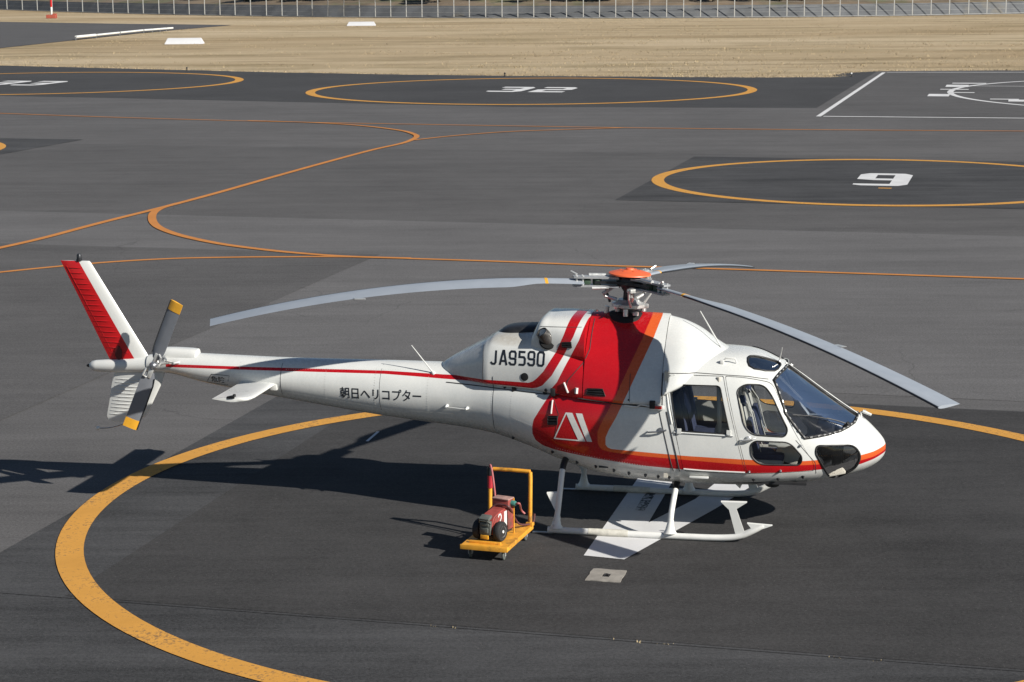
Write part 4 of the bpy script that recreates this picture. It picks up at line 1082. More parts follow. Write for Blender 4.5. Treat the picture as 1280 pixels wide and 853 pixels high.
def ring_obj(name, c, r, w, mat, z, n=160): return line_obj(name, [(c[0] + r * math.cos(2 * math.pi * i / n), c[1] + r * math.sin(2 * math.pi * i / n)) for i in range(n)], w, mat, z, True)

flat('ground', [(-2500, -600), (2500, -600), (2500, 4000), (-2500, 4000)], M['grass'], -.03)
EDGE = [(-230, 262), (-120, 205), (-70, 175), (-46.6, 160.2), (-39.3, 156.4), (-28.2, 149.6), (-18, 143.5), (-8.6, 138.8), (.1, 135.5), (8.5, 133.3), (16.7, 131.2), (20.8, 131.0), (21.6, 131.6), (21.3, 133.5), (22.6, 136.4), (25.5, 138.3), (35, 138), (60, 136.5), (110, 131), (230, 118)]
rag = random.Random(3); E2 = []
for (a, b), (c, d) in zip(EDGE, EDGE[1:]):
    k = max(1, min(60, int(math.hypot(c - a, d - b) / .5)))
    for i in range(k):
        f = i / k; E2.append((a + (c - a) * f, b + (d - b) * f + rag.uniform(-.22, .22) * (1 if -60 < a < 80 else 0)))
flat('apron', E2 + [(230, -60), (-230, -60)], M['asphalt'], 0.0)
flat('taxiway', [(-300, 120), (-90, 164), (-51.1, 186.3), (-48.3, 193.4), (-46.6, 208.0), (-44.9, 222.0), (-42.6, 240.0), (-36.8, 270.0), (-45, 276), (-52.5, 280.2), (-74.3, 297), (-84, 306.8), (-300, 420)], M['asphalt_side'], .0)
# patches of different age
quad_uv('weathered_strip', -140, 33.2, 140, 54.2, M['asphalt_light'], .004)
quad_uv('grey_strip', -140, 54.2, 140, 76.5, M['asphalt_mid'], .004)
quad_uv('grey_patch', -40, 20.0, -15.75, 47.5, M['asphalt_mid'], .008)
quad_uv('near_pad_surface', -12.1, 20.0, 60, 32.4, M['asphalt_pad'], .008)
quad_uv('fresh_pad_surface', -10.5, 20.06, 60, 32.34, M['asphalt_pad2'], .012)
quad_uv('pad_surface', -12.4, 60.4, 2.4, 75.2, M['asphalt_pad'], .012)
quad_uv('pad_surface', 2.5, 60.4, 60, 75.2, M['asphalt_mid'], .012)
quad_uv('pad_surface', -70, 64.0, -39.2, 78.5, M['asphalt_pad'], .012)
quad_uv('near_strip', -140, -20, 140, 19.985, M['asphalt_pad'], .008)
flat('far_pad_surface', [(-90, 148.0), (-34.8, 119.5), (-22, 114.3), (.1, 104.6), (15.5, 102.2), (24.9, 137.6), (22.9, 136.1), (21.6, 133.5), (21.9, 131.4), (20.8, 130.6), (16.7, 130.8), (8.5, 132.9), (.1, 135.1), (-8.6, 138.4), (-18, 143.1), (-28.2, 149.2), (-39.3, 156), (-95, 186)], M['asphalt_far'], .004)
flat('touchdown_surface', [(14.7, 96.2), (25.1, 136.2), (35, 137.6), (60, 136.0), (60, 86)], M['asphalt_side'] if False else M['asphalt_mid'], .008)
# pad circles
ring_obj('landing_pad_circle', (1.69, 25.34), 7.30, .34, M['line_orange'], .018)
ring_obj('landing_pad_circle', (12.25, 66.84), 7.34, .42, M['line_orange'], .018)
ring_obj('landing_pad_circle', (1.23, 119.24), 12.95, .55, M['line_orange'], .014)
ring_obj('landing_pad_circle', (-30.6, 131.33), 12.95, .55, M['line_orange'], .014)
ring_obj('landing_pad_circle', (-28.05, 80.93), 7.34, .42, M['line_orange'], .018)
ring_obj('touchdown_circle', (41.84, 110.49), 17.4, .34, M['line_white'], .014)
# taxi lines
cs = lambda P, k=8: spline(P, k)
TA = [(-21.5, 34.5), (-19.0, 38.9), (-16.8, 43.2), (-15.2, 46.6), (-13.95, 49.73), (-13.22, 51.59), (-12.52, 53.55), (-11.63, 56.78), (-10.39, 60.84), (-9.38, 64.53), (-8.27, 69.01), (-6.99, 74.02), (-5.51, 79.51), (-4.47, 82.6), (-4.08, 84.74), (-4.01, 86.17), (-4.2, 87.38), (-4.82, 89.28), (-6.33, 91.71), (-8.01, 93.51), (-10.04, 94.89), (-12.5, 96.0)]
line_obj('taxi_line', cs(TA), .24, M['line_taxi'], .025)
line_obj('taxi_line', cs([(-60, 120.4), (-46, 113.2), (-37, 108.5), (-32.5, 106.1), (-29.74, 104.65), (-25.86, 102.37), (-17.57, 98.06), (-10.04, 94.89), (-3.61, 92.75), (.07, 91.59), (5.07, 90.09), (11.31, 88.56), (22.06, 86.61), (25.35, 86.09), (29, 85.5), (36, 84.4), (48, 82.5), (66, 79.6)]), .20, M['line_taxi'], .019)
line_obj('taxi_line', cs([(-4.05, 84.2), (-2.75, 85.94), (-1.49, 87.22), (.07, 88.39), (2.73, 89.35), (5.07, 90.04)]), .20, M['line_taxi'], .022)
line_obj('taxi_line', cs([(-10.2, 61.6), (-10.5, 60.4), (-10.56, 59.4), (-10.45, 58.27), (-10.13, 56.69), (-9.66, 55.29), (-8.85, 53.76), (-7.63, 52.14), (-6.33, 50.93), (-5.21, 50.14), (-4.07, 49.56), (-2.5, 49.15)]), .24, M['line_taxi'], .022)
line_obj('taxi_line', cs([(-24, 35), (-18, 41.5), (-15, 44.6), (-13.35, 46.16), (-12.15, 47.32), (-10.19, 48.71), (-8.49, 49.4), (-6.85, 49.58), (-5.58, 49.58), (-4.07, 49.51), (-1.95, 48.98), (.01, 48.43), (2.31, 47.68), (5.55, 46.85), (11.63, 45.14), (13.31, 44.66), (15.2, 44.15), (18, 43.4), (23, 42.0), (32, 39.6), (48, 35.2), (70, 29.2)]), .20, M['line_taxi'], .019)
# white boundary of the touchdown area, with its marks
line_obj('boundary_line', [(14.66, 96.1), (25.1, 136.1)], .24, M['line_white'], .016)
line_obj('boundary_line', [(14.9, 96.12), (23.94, 94.0), (60, 85.6)], .34, M['line_white'], .019)
line_obj('boundary_line', [(25.3, 136.16), (34.2, 135.0), (60, 131)], .34, M['line_white'], .019)
def rect_px(c, w, d, rz, mat, z, name):
    a = Vector((math.cos(rz), math.sin(rz))); b = Vector((-a.y, a.x)); c = Vector(c)
    return flat(name, [c + a * w / 2 * i + b * d / 2 * j for i, j in ((-1, -1), (1, -1), (1, 1), (-1, 1))], mat, z)
for c, w, d in (((23.6, 111.4), 1.15, 2.1), ((26.5, 120.0), 1.3, 2.2), ((27.3, 106.2), 2.2, 1.5), ((25.6, 116.6), 1.6, .6), ((25.3, 113.6), 1.5, .6), ((26.3, 107.6), 1.5, .6), ((27.8, 122.6), 2.0, .8), ((29.0, 104.9), 3.2, 1.4), ((33.0, 103.8), 2.6, 1.2)):
    rect_px(c, w, d, -.25, M['line_white'], .023, 'touchdown_mark')
line_obj('boundary_line', [(27.4, 119.9), (60, 112)], .25, M['line_white'], .020)
# painted numerals (seven-stroke, corners cut); each is one piece of paint
def numeral(txt, c, w, h, gap, tw, th, mat, z, rot=0.0):
    SEG = {'9': 'abcdfg', '3': 'abcdg', '2': 'abged'}
    bm = bmesh.new(); n = len(txt); W_ = n * w + (n - 1) * gap
    for i, ch in enumerate(txt):
        x0 = -W_ / 2 + i * (w + gap); x1 = x0 + w; y0, y1 = -h / 2, h / 2; m = 0; k = .16 * w
        on = SEG[ch]; Q = []
        if 'a' in on: Q.append([(x0 + (k if 'f' in on else 0), y1), (x1 - k, y1), (x1, y1 - th * .8), (x1, y1 - th), (x0, y1 - th), (x0, y1 - th * .8)])
        if 'd' in on: Q.append([(x0, y0 + th), (x1, y0 + th), (x1, y0 + th * .8), (x1 - (k if 'c' in on else 0), y0), (x0 + (k if ch != '2' else 0), y0), (x0, y0 + th * .4)])
        if 'g' in on: Q.append([(x0 + (tw if 'f' in on or 'e' in on else w * .25), m - th / 2), (x1 - tw, m - th / 2), (x1 - tw, m + th / 2), (x0 + (tw if 'f' in on or 'e' in on else w * .25), m + th / 2)])
        up1, lo1 = y1 - th, m; 
        if 'b' in on: Q.append([(x1 - tw, m - (th / 2 if ('c' not in on) else 0)), (x1, m), (x1, y1 - th), (x1 - tw, y1 - th)])
        if 'c' in on: Q.append([(x1 - tw, y0 + th), (x1, y0 + th), (x1, m), (x1 - tw, m)])
        if 'f' in on: Q.append([(x0, m), (x0 + tw, m - th / 2), (x0 + tw, y1 - th), (x0, y1 - th)])
        if 'e' in on: Q.append([(x0, y0 + th), (x0 + tw, y0 + th), (x0 + tw, m + th / 2), (x0, m)])
        for q in Q:
            P = [uv(a * math.cos(rot) - b * math.sin(rot), a * math.sin(rot) + b * math.cos(rot)) for a, b in q]
            bm.faces.new([bm.verts.new((c[0] + p.x, c[1] + p.y, z)) for p in P])
    return up_obj('pad_numeral', bm, mat)
numeral('9', (12.45, 67.05), 1.75, 4.0, 0, .58, .56, M['line_white'], .018)
numeral('32', (1.35, 119.6), 2.05, 5.0, .55, .62, .95, M['line_white'], .014)
numeral('33', (-31.5, 130.7), 2.05, 5.0, .55, .62, .95, M['line_white'], .014)
rect_px((12.0, 64.35), .42, .22, -.25, M['line_orange'], .018, 'tie_down_mark')
flat('pad_numeral', [(.85, 23.5), (1.33, 23.32), (2.66, 25.6), (3.45, 27.1), (2.9, 27.2), (2.44, 26.1), (1.735, 24.95), (2.28, 27.35), (1.78, 27.4)], M['line_white'], .018)
flat('rubber_smear', [(1.60, 25.55), (1.72, 25.5), (1.86, 26.1), (1.98, 26.6), (1.88, 26.62), (1.74, 26.2)], ground_paint('rubber_smear', (.05, .05, .05), .9, .50, (.6, .6, .6)), .022)

line_obj('light_sliver', [(-2.2, 29.59), (-2.07, 30.24)], .045, M['line_white'], .018)  # thin sliver of sunlight on the ground, laid down as white paint

# ------------------------------------------------------------------ bank, revetment and fence beyond the field
FENCE = [(-111.5, 416.0), (-106.3, 407.4), (-101.3, 399.5), (-96.6, 392.1), (-92.0, 385.2), (-87.7, 378.8), (-83.6, 372.9), (-79.6, 367.3), (-75.8, 362.1), (-72.1, 357.3), (-68.6, 352.8), (-65.2, 348.5), (-61.9, 344.6), (-58.6, 340.8), (-55.5, 337.3), (-52.5, 334.1), (-49.5, 331.0), (-46.6, 328.1), (-43.8, 325.3), (-41.0, 322.8), (-38.2, 320.3), (-35.5, 318.1), (-32.9, 316.0), (-30.4, 313.9), (-27.8, 312.0), (-25.2, 310.2), (-22.7, 308.5), (-20.2, 306.9), (-17.8, 305.4), (-15.4, 304.0), (-13.0, 302.6), (-10.6, 301.4), (-8.2, 300.2), (-5.9, 299.1), (-3.5, 298.0), (-1.1, 297.1), (1.2, 296.2), (3.5, 295.3), (5.9, 294.5), (8.2, 293.8), (10.6, 293.1), (12.9, 292.6), (15.2, 292.0), (17.6, 291.5), (20.0, 291.1), (22.4, 290.8), (24.8, 290.5), (27.2, 290.3), (29.6, 290.1), (32.0, 290.0), (34.5, 290.0), (37.0, 290.1), (39.5, 290.3), (42.0, 290.5), (44.6, 290.8), (47.2, 291.2), (49.9, 291.7), (52.6, 292.4), (55.3, 293.1), (58.1, 294.0), (61.0, 295.0), (63.9, 296.1), (67.0, 297.5), (70.0, 298.9), (73.2, 300.6), (76.5, 302.5), (79.9, 304.6), (83.4, 306.9)]
FN = []
for i, p in enumerate(FENCE):
    d = Vector(FENCE[min(i + 1, len(FENCE) - 1)]) - Vector(FENCE[max(i - 1, 0)]); d.normalize(); FN.append(Vector((-d.y, d.x)))
def along(off, zs, name, mat, rough=0.0):
    bm = bmesh.new(); rows = []
    for i, p in enumerate(FENCE):
        rows.append([bm.verts.new((p[0] + FN[i].x * o, p[1] + FN[i].y * o, z + (rag.uniform(-rough, rough) if j else 0))) for j, (o, z) in enumerate(zip(off, zs))])
    for A, B in zip(rows, rows[1:]):
        for j in range(len(off) - 1): bm.faces.new((A[j], A[j + 1], B[j + 1], B[j]))
    return up_obj(name, bm, mat)
M['revetment'] = simple('grey_revetment', (.105, .11, .115), .85, var=.22, scale=.5, dirt=((.17, .15, .11), .58, .6))
M['bank'] = simple('brown_bank', (.155, .115, .075), .95, var=.35, scale=.25, dirt=((.09, .10, .045), .50, .9))
along([.5, 2.1], [-.02, 1.75], 'revetment', M['revetment'])
along([2.1, 3.2, 7, 16, 40], [1.75, 1.95, 2.5, 3.6, 5.5], 'bank', M['bank'], .12)
along([-.18, .28], [.06, .06], 'fence_kerb', M['concrete'])
fence = empty('airfield_fence', (*FENCE[34], 0), 0, 'long fence of pale upright posts with wire along the far edge of the field', 'fence')
fo = Vector((*FENCE[34], 0))
M['galv'] = simple('galvanised_post', (.46, .46, .44), .5, metal=.1, var=.1, scale=4)
pm = None
for i, p in enumerate(FENCE):
    if pm is None:
        bm = bmesh.new(); bx(bm, (0, 0, 1.55), (.12, .10, 3.1)); bx(bm, (0, -.16, 3.22), (.12, .42, .09), Matrix.Rotation(R(-40), 3, 'X'))
        o = bm_obj('post', bm, M['galv'], fence); pm = o.data
    else: o = link('post', pm, None, fence)
    o.location = Vector((p[0], p[1], -.02)) - fo
bm = bmesh.new()
for h, r in ((.12, .03), (.8, .008), (1.5, .008), (2.2, .008), (2.9, .03)):
    tube(bm, [Vector((p[0], p[1] - .07, h)) - fo for p in FENCE], r, 4)
o = bm_obj('wire', bm, M['galv'], fence); o['kind'] = 'stuff'
# shrubs on the bank
def leaf_clump(bm, c, r, n, rnd, sz):
    for _ in range(n):
        d = Vector((rnd.gauss(0, 1), rnd.gauss(0, 1), rnd.gauss(0, .8))).normalized() * r * rnd.uniform(.35, 1.0) ** .5
        p = Vector(c) + d; a = Vector((rnd.gauss(0, 1), rnd.gauss(0, 1), rnd.gauss(0, 1))).normalized(); b = a.cross(Vector((rnd.gauss(0, 1), rnd.gauss(0, 1), .3))).normalized(); s = sz * rnd.uniform(.5, 1.3)
        bm.faces.new([bm.verts.new(p + a * s), bm.verts.new(p + b * s * .6), bm.verts.new(p - a * s * .8), bm.verts.new(p - b * s * .6)])
M['leaf'] = simple('evergreen_leaf', (.030, .042, .020), .8, var=.5, scale=1.3)
M['leaf2'] = simple('olive_leaf', (.055, .062, .028), .8, var=.5, scale=1.3)
M['bark'] = simple('brown_bark', (.06, .045, .03), .9, var=.3)
def shrub_proto(seed, mat):
    rnd = random.Random(seed); root = empty('shrub', (0, 0, 0))
    bm = bmesh.new()
    for k in range(9): leaf_clump(bm, (rnd.uniform(-1.3, 1.3), rnd.uniform(-1, 1), rnd.uniform(.7, 2.3)), rnd.uniform(.5, 1.0), 210, rnd, .17)
    bm_obj('foliage', bm, mat, root, False, normals=False)
    bm = bmesh.new()
    for k in range(5):
        a = rnd.uniform(0, 6.28); tube(bm, [(0, 0, -.3), (.4 * math.cos(a), .4 * math.sin(a), .8), (.9 * math.cos(a), .8 * math.sin(a), 1.9)], [.09, .05, .02], 6)
    bm_obj('stem', bm, M['bark'], root); return root
PR = [shrub_proto(11, M['leaf']), shrub_proto(12, M['leaf2']), shrub_proto(13, M['leaf'])]
used = [False] * 3; rnd = random.Random(5)
spots = []
i = 14
while i < len(FENCE) - 2:
    spots.append((i, rnd.uniform(4.5, 8.5), rnd.uniform(.7, 1.35))); i += rnd.choice((1, 1, 2, 2, 3))
for k, (i, off, s) in enumerate(spots):
    q = rnd.randrange(3); base = PR[q]
    if not used[q]: r_ = base; used[q] = True
    else:
        r_ = base.copy(); C.objects.link(r_)
        for ch in base.children:
            c2 = ch.copy(); C.objects.link(c2); c2.parent = r_
    x = FENCE[i][0] + FN[i].x * off + rnd.uniform(-1, 1); y = FENCE[i][1] + FN[i].y * off
    r_.location = (x, y, 1.9 + (off - 3.2) * .15); r_.rotation_euler = (0, 0, rnd.uniform(0, 6.28)); r_.scale = (s, s, s * rnd.uniform(.8, 1.1))
    r_['label'] = 'dark leafy shrub growing on the bank behind the far fence' if q != 1 else 'olive green shrub growing on the bank behind the far fence'
    r_['category'] = 'shrub'; r_['group'] = 'shrubs on the bank behind the fence' if q != 1 else 'olive shrubs on the bank behind the fence'

# ------------------------------------------------------------------ grass tufts (uncountable)
def tufts(name, spots, mat, h0, h1, n=5, spread=.12, seed=1):
    rnd = random.Random(seed); V = []; F = []
    for x, y, s in spots:
        for _ in range(n):
            a = rnd.uniform(0, 6.28); l = rnd.uniform(h0, h1) * s; w = .02 + .10 * l; px, py = x + rnd.gauss(0, spread), y + rnd.gauss(0, spread)
            b = rnd.uniform(0, 6.28); k = len(V)
            V += [(px - w * math.cos(a), py - w * math.sin(a), -.03), (px + w * math.cos(a), py + w * math.sin(a), -.03), (px + l * .5 * math.cos(b), py + l * .5 * math.sin(b), l)]
            F.append((k, k + 1, k + 2))
    me = bpy.data.meshes.new(name); me.from_pydata(V, [], F); o = link(name, me, mat); o['kind'] = 'stuff'; return o
M['straw'] = simple('dry_straw', (.36, .285, .17), .95, var=.35, scale=.4, dirt=((.20, .16, .08), .55, .8))
sp_ = []
rnd = random.Random(21)
for (x, y), nxt in zip(E2, E2[1:]):
    if -60 < x < 60:
        for _ in range(3): sp_.append((x + rnd.uniform(0, .5), y + rnd.uniform(0.05, .6), rnd.uniform(.4, .9)))
from mathutils import noise as mn
k = 0
while k < 5000:
    y = 132 + (290 - 132) * rnd.random() ** 1.2; x = rnd.uniform(-.29, .29) * y
    e = None
    for (a, b), (c, d) in zip(EDGE, EDGE[1:]):
        if a <= x < c: e = b + (d - b) * (x - a) / (c - a); break
    k += 1
    if e is None or y < e + .4: continue
    if x < -36 and y > 175 and x < -42: continue
    if mn.noise(Vector((x * .03, y * .09, 0))) + rnd.uniform(-.35, .35) < .02: continue
    sp_.append((x, y, rnd.uniform(.5, 1.15)))
tufts('dry_grass', sp_, M['straw'], .05, .13, 5, .25, 4)
sp_ = []
for k in range(90):
    u = rnd.uniform(-8, 9); v = 20.0 + rnd.gauss(0, .02)
    if mn.noise(Vector((u * .9, 3, 0))) > .12: p = uv(u, v); sp_.append((p.x, p.y, rnd.uniform(.3, 1)))
tufts('joint_weeds', sp_, M['straw'], .012, .035, 4, .03, 6)

# ------------------------------------------------------------------ small things on the field
def marker(c, w, d, h, rz, label):
    bm = bmesh.new(); a = w / 2; b = d / 2
    B = [bm.verts.new(p) for p in ((-a, -b, 0), (a, -b, 0), (a, b, 0), (-a, b, 0))]; T_ = [bm.verts.new(p) for p in ((-a * .86, -b * .25, h), (a * .86, -b * .25, h), (a * .86, b * .25, h), (-a * .86, b * .25, h))]
    bm.faces.new(B[::-1]); bm.faces.new(T_)
    for i in range(4): bm.faces.new((B[i], B[(i + 1) % 4], T_[(i + 1) % 4], T_[i]))
    bmesh.ops.bevel(bm, geom=bm.edges[:], offset=.03, segments=2, affect='EDGES')
    o = bm_obj('strip_marker', bm, simple('marker_white', (.62, .62, .62), .5, var=.03, scale=1.2, dirt=((.4, .36, .28), .62, .5)), None, 40, label=label, cat='marker')
    o.location = (c[0], c[1], -.03); o.rotation_euler = (0, 0, rz); return o
marker((-32.2, 201.3), 3.8, 2.0, .58, .05, 'larger and nearer white wedge shaped marker lying in dry grass beside the taxiway')
marker((-19.2, 263.6), 3.75, 2.2, .50, .03, 'smaller white wedge marker lying in the grass close to the fence')
# low white barrier along the taxiway edge
BR = [(-45.7, 214.1), (-44.8, 220.4), (-43.8, 228.6), (-42.7, 237.4), (-42.1, 239.8), (-41.6, 242.2), (-41.2, 244.1), (-40.7, 246.0)]
br = empty('low_barrier', (*BR[0], 0), 0, 'low white barrier on short posts along the grass edge of the taxiway', 'barrier'); bo = Vector((*BR[0], 0))
for i, (a, b) in enumerate(zip(BR, BR[1:])):
    A = Vector((*a, .32)) - bo; B_ = Vector((*b, .32)) - bo
    bm = bmesh.new(); tube(bm, [A.lerp(B_, .02), A.lerp(B_, .96)], .11 if i else .15, 10); bm_obj('rail', bm, M['white_worn'], br, 40)
    bm = bmesh.new(); bx(bm, A - Vector((0, 0, .17)), (.12, .12, .38)); bm_obj('post', bm, M['greymetal'], br)
# banded mast
mp = empty('banded_mast', (-71.6, 318.6, -.03), 0, 'tall red and white banded mast on a red base at the far left', 'mast')
for i in range(5):
    bm = bmesh.new(); lathe(bm, [(.16, i * 1.25), (.16, i * 1.25 + 1.245), (0, i * 1.25 + 1.245)], (0, 0, .5), n=14); bm_obj('band', bm, M['white' if i % 2 == 0 else 'red'], mp, 40)
bm = bmesh.new(); bx(bm, (0, 0, .28), (1.5, 1.2, .56), None, .08); bx(bm, (.55, -.2, .5), (.6, .5, .5), None, .05); bm_obj('base', bm, simple('faded_red_base', (.36, .08, .05), .7, var=.2), mp)
for (x, y), lab, col in (((22.11, 131.3), 'small white edge light where the grass meets the corner of the white boundary line', 'lens_clear'), ((-23.2, 145.6), 'small dark edge light beside the left far pad circle', 'panel'), ((-.35, 134.6), 'small dark edge light at the grass edge behind the number 32', 'panel')):
    r_ = empty('edge_light', (x, y, 0), 0, lab, 'edge light'); r_.scale = (.7, .7, .6)
    bm = bmesh.new(); lathe(bm, [(.14, 0), (.14, .05), (.05, .07), (.05, .26), (.09, .27), (.09, .30), (0, .30)], n=14); bm_obj('stem', bm, M['darkmetal'], r_, 40)
    bm = bmesh.new(); lathe(bm, [(.085, .30), (.09, .38), (.06, .45), (0, .46)], n=14); bm_obj('lens', bm, M[col], r_, 40)
# tie-down slab set in the apron
sl0 = empty('tie_down_slab', (1.085, 22.675, 0), -.25, 'square grey concrete slab with a dark recess set in the asphalt in front of the helicopter', 'slab')
bm = bmesh.new(); rr = random.Random(9); hw, hh = .205, .235
out = []
for a, b in (((-hw, -hh), (hw, -hh)), ((hw, -hh), (hw, hh)), ((hw, hh), (-hw, hh)), ((-hw, hh), (-hw, -hh))):
    for i in range(6):
        f = i / 6; out.append((a[0] + (b[0] - a[0]) * f + rr.uniform(-.008, .008), a[1] + (b[1] - a[1]) * f + rr.uniform(-.008, .008)))
I_ = [(.045 * sx, .065 * sy) for sx, sy in ((-1, -1), (1, -1), (1, 1), (-1, 1))]
O_ = [bm.verts.new((x, y, .022)) for x, y in out]; U_ = [bm.verts.new((x, y, .0)) for x, y in out]; N_i = [bm.verts.new((x + .0, y, .022)) for x, y in I_]; D_ = [bm.verts.new((x, y, .0135)) for x, y in I_]
for i in range(24):
    bm.faces.new((U_[i], U_[(i + 1) % 24], O_[(i + 1) % 24], O_[i]))
for s in range(4):
    idx = [O_[(s * 6 + i) % 24] for i in range(7)]
    bm.faces.new(idx + [N_i[(s + 1) % 4], N_i[s]])
    bm.faces.new((N_i[s], N_i[(s + 1) % 4], D_[(s + 1) % 4], D_[s]))
bmesh.ops.triangulate(bm, faces=bm.faces[:]); bm_obj('slab', bm, M['concrete'], sl0)
bm = bmesh.new(); bx(bm, (0, 0, .0137), (.088, .128, .002)); bm_obj('recess', bm, M['hole_black'], sl0)
bm = bmesh.new(); tube(bm, [(-.03, -.02, .016), (-.01, .03, .03), (.02, .02, .03), (.03, -.03, .016)], .006, 6); bm_obj('ring', bm, M['darkmetal'], sl0)

# ------------------------------------------------------------------ yellow platform trolley (local x across, y away from the viewer)
CART = empty('platform_trolley', (-.19, 23.81, .012), -.308, 'yellow platform trolley with tube handle standing behind the helicopter skid', 'trolley')
cp = lambda n, bm, m, par=None, sm=40: bm_obj(n, bm, m, par or CART, sm)
bm = bmesh.new(); bx(bm, (0, 0, .185), (.575, 1.10, .012)); 
for s in (-1, 1): bx(bm, (s * .277, 0, .157), (.026, 1.09, .05), None, .006)
for s in (-1, 1): bx(bm, (0, s * .532, .157), (.525, .026, .0495), None, .006)
cp('deck', bm, M['cart'])
bm = bmesh.new(); bx(bm, (-.02, -.435, .206), (.40, .035, .03), None, .006); cp('wheel_stop', bm, M['cart'])
bm = bmesh.new(); bx(bm, (0, -.552, .165), (.60, .02, .062), None, .01); cp('front_bumper', bm, M['cart'])
H_ = []
for s in (-1, 1):
    bm = bmesh.new(); tube(bm, [(s * .262, .49, .19), (s * .262, .50, .45), (s * .262, .515, .80), (s * .258, .518, .865)], .026, 10)
    bx(bm, (s * .262, .49, .21), (.09, .09, .05), None, .01); H_.append(cp('handle_post', bm, M['cart']))
bm = bmesh.new(); tube(bm, [(-.255, .518, .872), (0, .518, .876), (.258, .518, .872)], .025, 10); cp('handle_bar', bm, M['cart'])
bm = bmesh.new(); tube(bm, [(-.262, .507, .63), (-.262, .515, .80)], .036, 12); cp('red_wrap', bm, M['strap'], H_[0])
bm = bmesh.new(); tube(bm, [(-.262, .514, .79), (-.262, .518, .87), (-.25, .518, .905)], [.040, .045, .03], 12); cp('black_wrap', bm, M['black'], H_[0])
for sx in (-1, 1):
    for sy in (-1, 1):
        x, y = sx * .21, sy * .44
        bm = bmesh.new(); bx(bm, (x, y, .128), (.09, .08, .010)); 
        for d in (-1, 1): bx(bm, (x + d * .022, y + .015, .088), (.006, .04, .075))
        fk = cp('caster_fork', bm, M['bright'])
        bm = bmesh.new(); lathe(bm, [(.0, -.014), (.02, -.014), (.042, -.012), (.047, -.006), (.047, .006), (.042, .012), (.02, .014), (0, .014)], (x, y + .02, .048), (1, 0, 0), 18); cp('caster_wheel', bm, M['gpugrey'], fk)
# ------------------------------------------------------------------ ground power unit on the trolley
GPU = empty('ground_power_unit', (-.285, 23.56, .205), -.50, 'faded red ground power unit with black wheels and number 2 on the yellow trolley', 'power unit')
GPU.scale = (.88, .88, .88)
gp = lambda n, bm, m, par=None, sm=40: bm_obj(n, bm, m, par or GPU, sm)
def extr(bm, prof, x0, x1):
    A = [bm.verts.new((x0, y, z)) for y, z in prof]; B = [bm.verts.new((x1, y, z)) for y, z in prof]; n = len(prof)
    bm.faces.new(A); bm.faces.new(B[::-1])
    for i in range(n): bm.faces.new((A[i], A[(i + 1) % n], B[(i + 1) % n], B[i]))
bm = bmesh.new(); extr(bm, [(-.10, .10), (-.10, .24), (-.06, .325), (.0, .36), (.30, .40), (.30, .08)], -.105, .105)
bmesh.ops.recalc_face_normals(bm, faces=bm.faces); bmesh.ops.bevel(bm, geom=bm.edges[:], offset=.018, segments=3, affect='EDGES'); hood = gp('hood', bm, M['gpured'])
bm = bmesh.new(); bx(bm, (.1065, .255, .25), (.004, .075, .22)); gp('white_band', bm, M['white'], hood)
def dig2(x, y0, z0, w, h):
    P = [(0, h * .78), (w * .2, h), (w * .75, h), (w, h * .80), (w, h * .58), (0, h * .02), (w, h * .02)]
    bm = bmesh.new()
    for q in strip(P, w * .28): bm.faces.new([bm.verts.new((x, y0 + a, z0 + b)) for a, b in q])
    return bm
gp('number', dig2(.1072, .055, .205, .08, .145), M['white'], hood, False)
bm = bmesh.new(); bx(bm, (0, -.115, .20), (.17, .05, .20), None, .015); bx(bm, (0, -.145, .255), (.13, .03, .05), None, .01); bx(bm, (0, -.145, .17), (.11, .03, .07), None, .01)
tube(bm, [(-.09, -.13, .27), (-.06, -.17, .31), (.06, -.17, .31), (.09, -.13, .27)], .010, 6); gp('front_panel', bm, M['gpugrey'])
bm = bmesh.new(); bx(bm, (0, -.15, .075), (.12, .02, .055), None, .004); gp('plate', bm, M['yellow'])
bm = bmesh.new(); bx(bm, (0, -.12, .34), (.16, .12, .045), Matrix.Rotation(R(20), 3, 'X'), .018); gp('control_cap', bm, M['gpugrey'])
bm = bmesh.new(); bx(bm, (.0, .38, .29), (.25, .155, .42), None, .012); rbx = gp('rear_box', bm, M['gpured'])
bm = bmesh.new(); bx(bm, (.0, .38, .507), (.262, .17, .016), None, .004); gp('box_lid', bm, simple('dusty_lid', (.36, .22, .19), .7, var=.25, scale=14), rbx)
bm = bmesh.new(); bx(bm, (.128, .455, .25), (.014, .018, .50)); gp('edge_strip', bm, M['cart'], rbx)
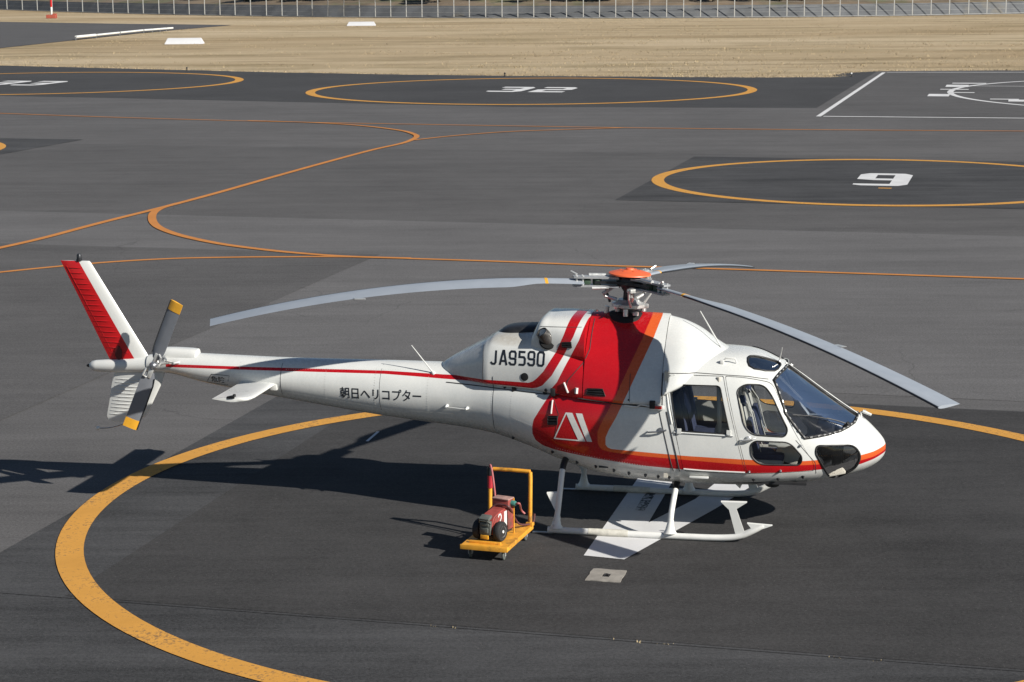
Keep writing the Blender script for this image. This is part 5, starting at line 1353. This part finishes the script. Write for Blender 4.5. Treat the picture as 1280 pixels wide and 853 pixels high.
bm = bmesh.new(); lathe(bm, [(.04, 0), (.04, .05), (.03, .07), (0, .07)], (.125, .40, .44), (1, 0, 0), 14); gp('socket', bm, M['teal'], rbx)
bm = bmesh.new(); bx(bm, (0, .20, .055), (.20, .50, .03)); tube(bm, [(-.18, -.0, .135), (.18, 0, .135)], .016, 8); gp('chassis', bm, M['darkmetal'])
for s in (-1, 1):
    bm = bmesh.new(); lathe(bm, [(.07, -.045), (.125, -.045), (.138, -.03), (.140, .0), (.138, .03), (.125, .045), (.07, .045)], (s * .165, 0, .140), (1, 0, 0), 28); w = gp('wheel', bm, M['tyre'])
    bm = bmesh.new(); lathe(bm, [(.0, -.03), (.068, -.035), (.078, -.046), (.072, .0), (.078, .046), (.068, .035), (.03, .03), (.02, .05), (0, .05)], (s * .165, 0, .140), (s, 0, 0), 22); gp('hub', bm, M['white_worn'], w)
def cable(name, P, r, m, label):
    bm = bmesh.new(); tube(bm, spline(P, 8), r, 8); return bm_obj(name, bm, m, None, True, label=label, cat='cable')
g2w = lambda x, y, z: Matrix.Translation((-.285, 23.56, .205)) @ Matrix.Rotation(-.50, 4, 'Z') @ Vector((x * .88, y * .88, z * .88))
c2w = lambda x, y, z: Matrix.Translation((-.19, 23.81, .012)) @ Matrix.Rotation(-.308, 4, 'Z') @ Vector((x, y, z))
cable('cable', [c2w(-.26, .51, .86), c2w(-.25, .48, .93), c2w(-.22, .45, .88), c2w(-.18, .42, .66), c2w(-.16, .40, .48), c2w(-.155, .36, .30), c2w(-.17, .30, .215)], .013, M['cable'], 'dull pink cable hanging from the left post of the trolley handle')
cable('cable', [g2w(-.14, .24, .34), g2w(-.06, .27, .425), g2w(.05, .285, .435), g2w(.15, .30, .40), c2w(.15, .20, .36), c2w(.19, .30, .25), c2w(.27, .46, .215), c2w(.30, .52, .24), c2w(.305, .54, .33)], .013, simple('dark_red_cable', (.10, .035, .035), .5), 'dark cable looped over the red hood and down to the trolley deck')
cable('cable', [g2w(.19, .40, .44), g2w(.24, .42, .44), c2w(.17, .42, .40), c2w(.20, .47, .34)], .012, M['cable'], 'short pink cable plugged into the green socket of the power unit')
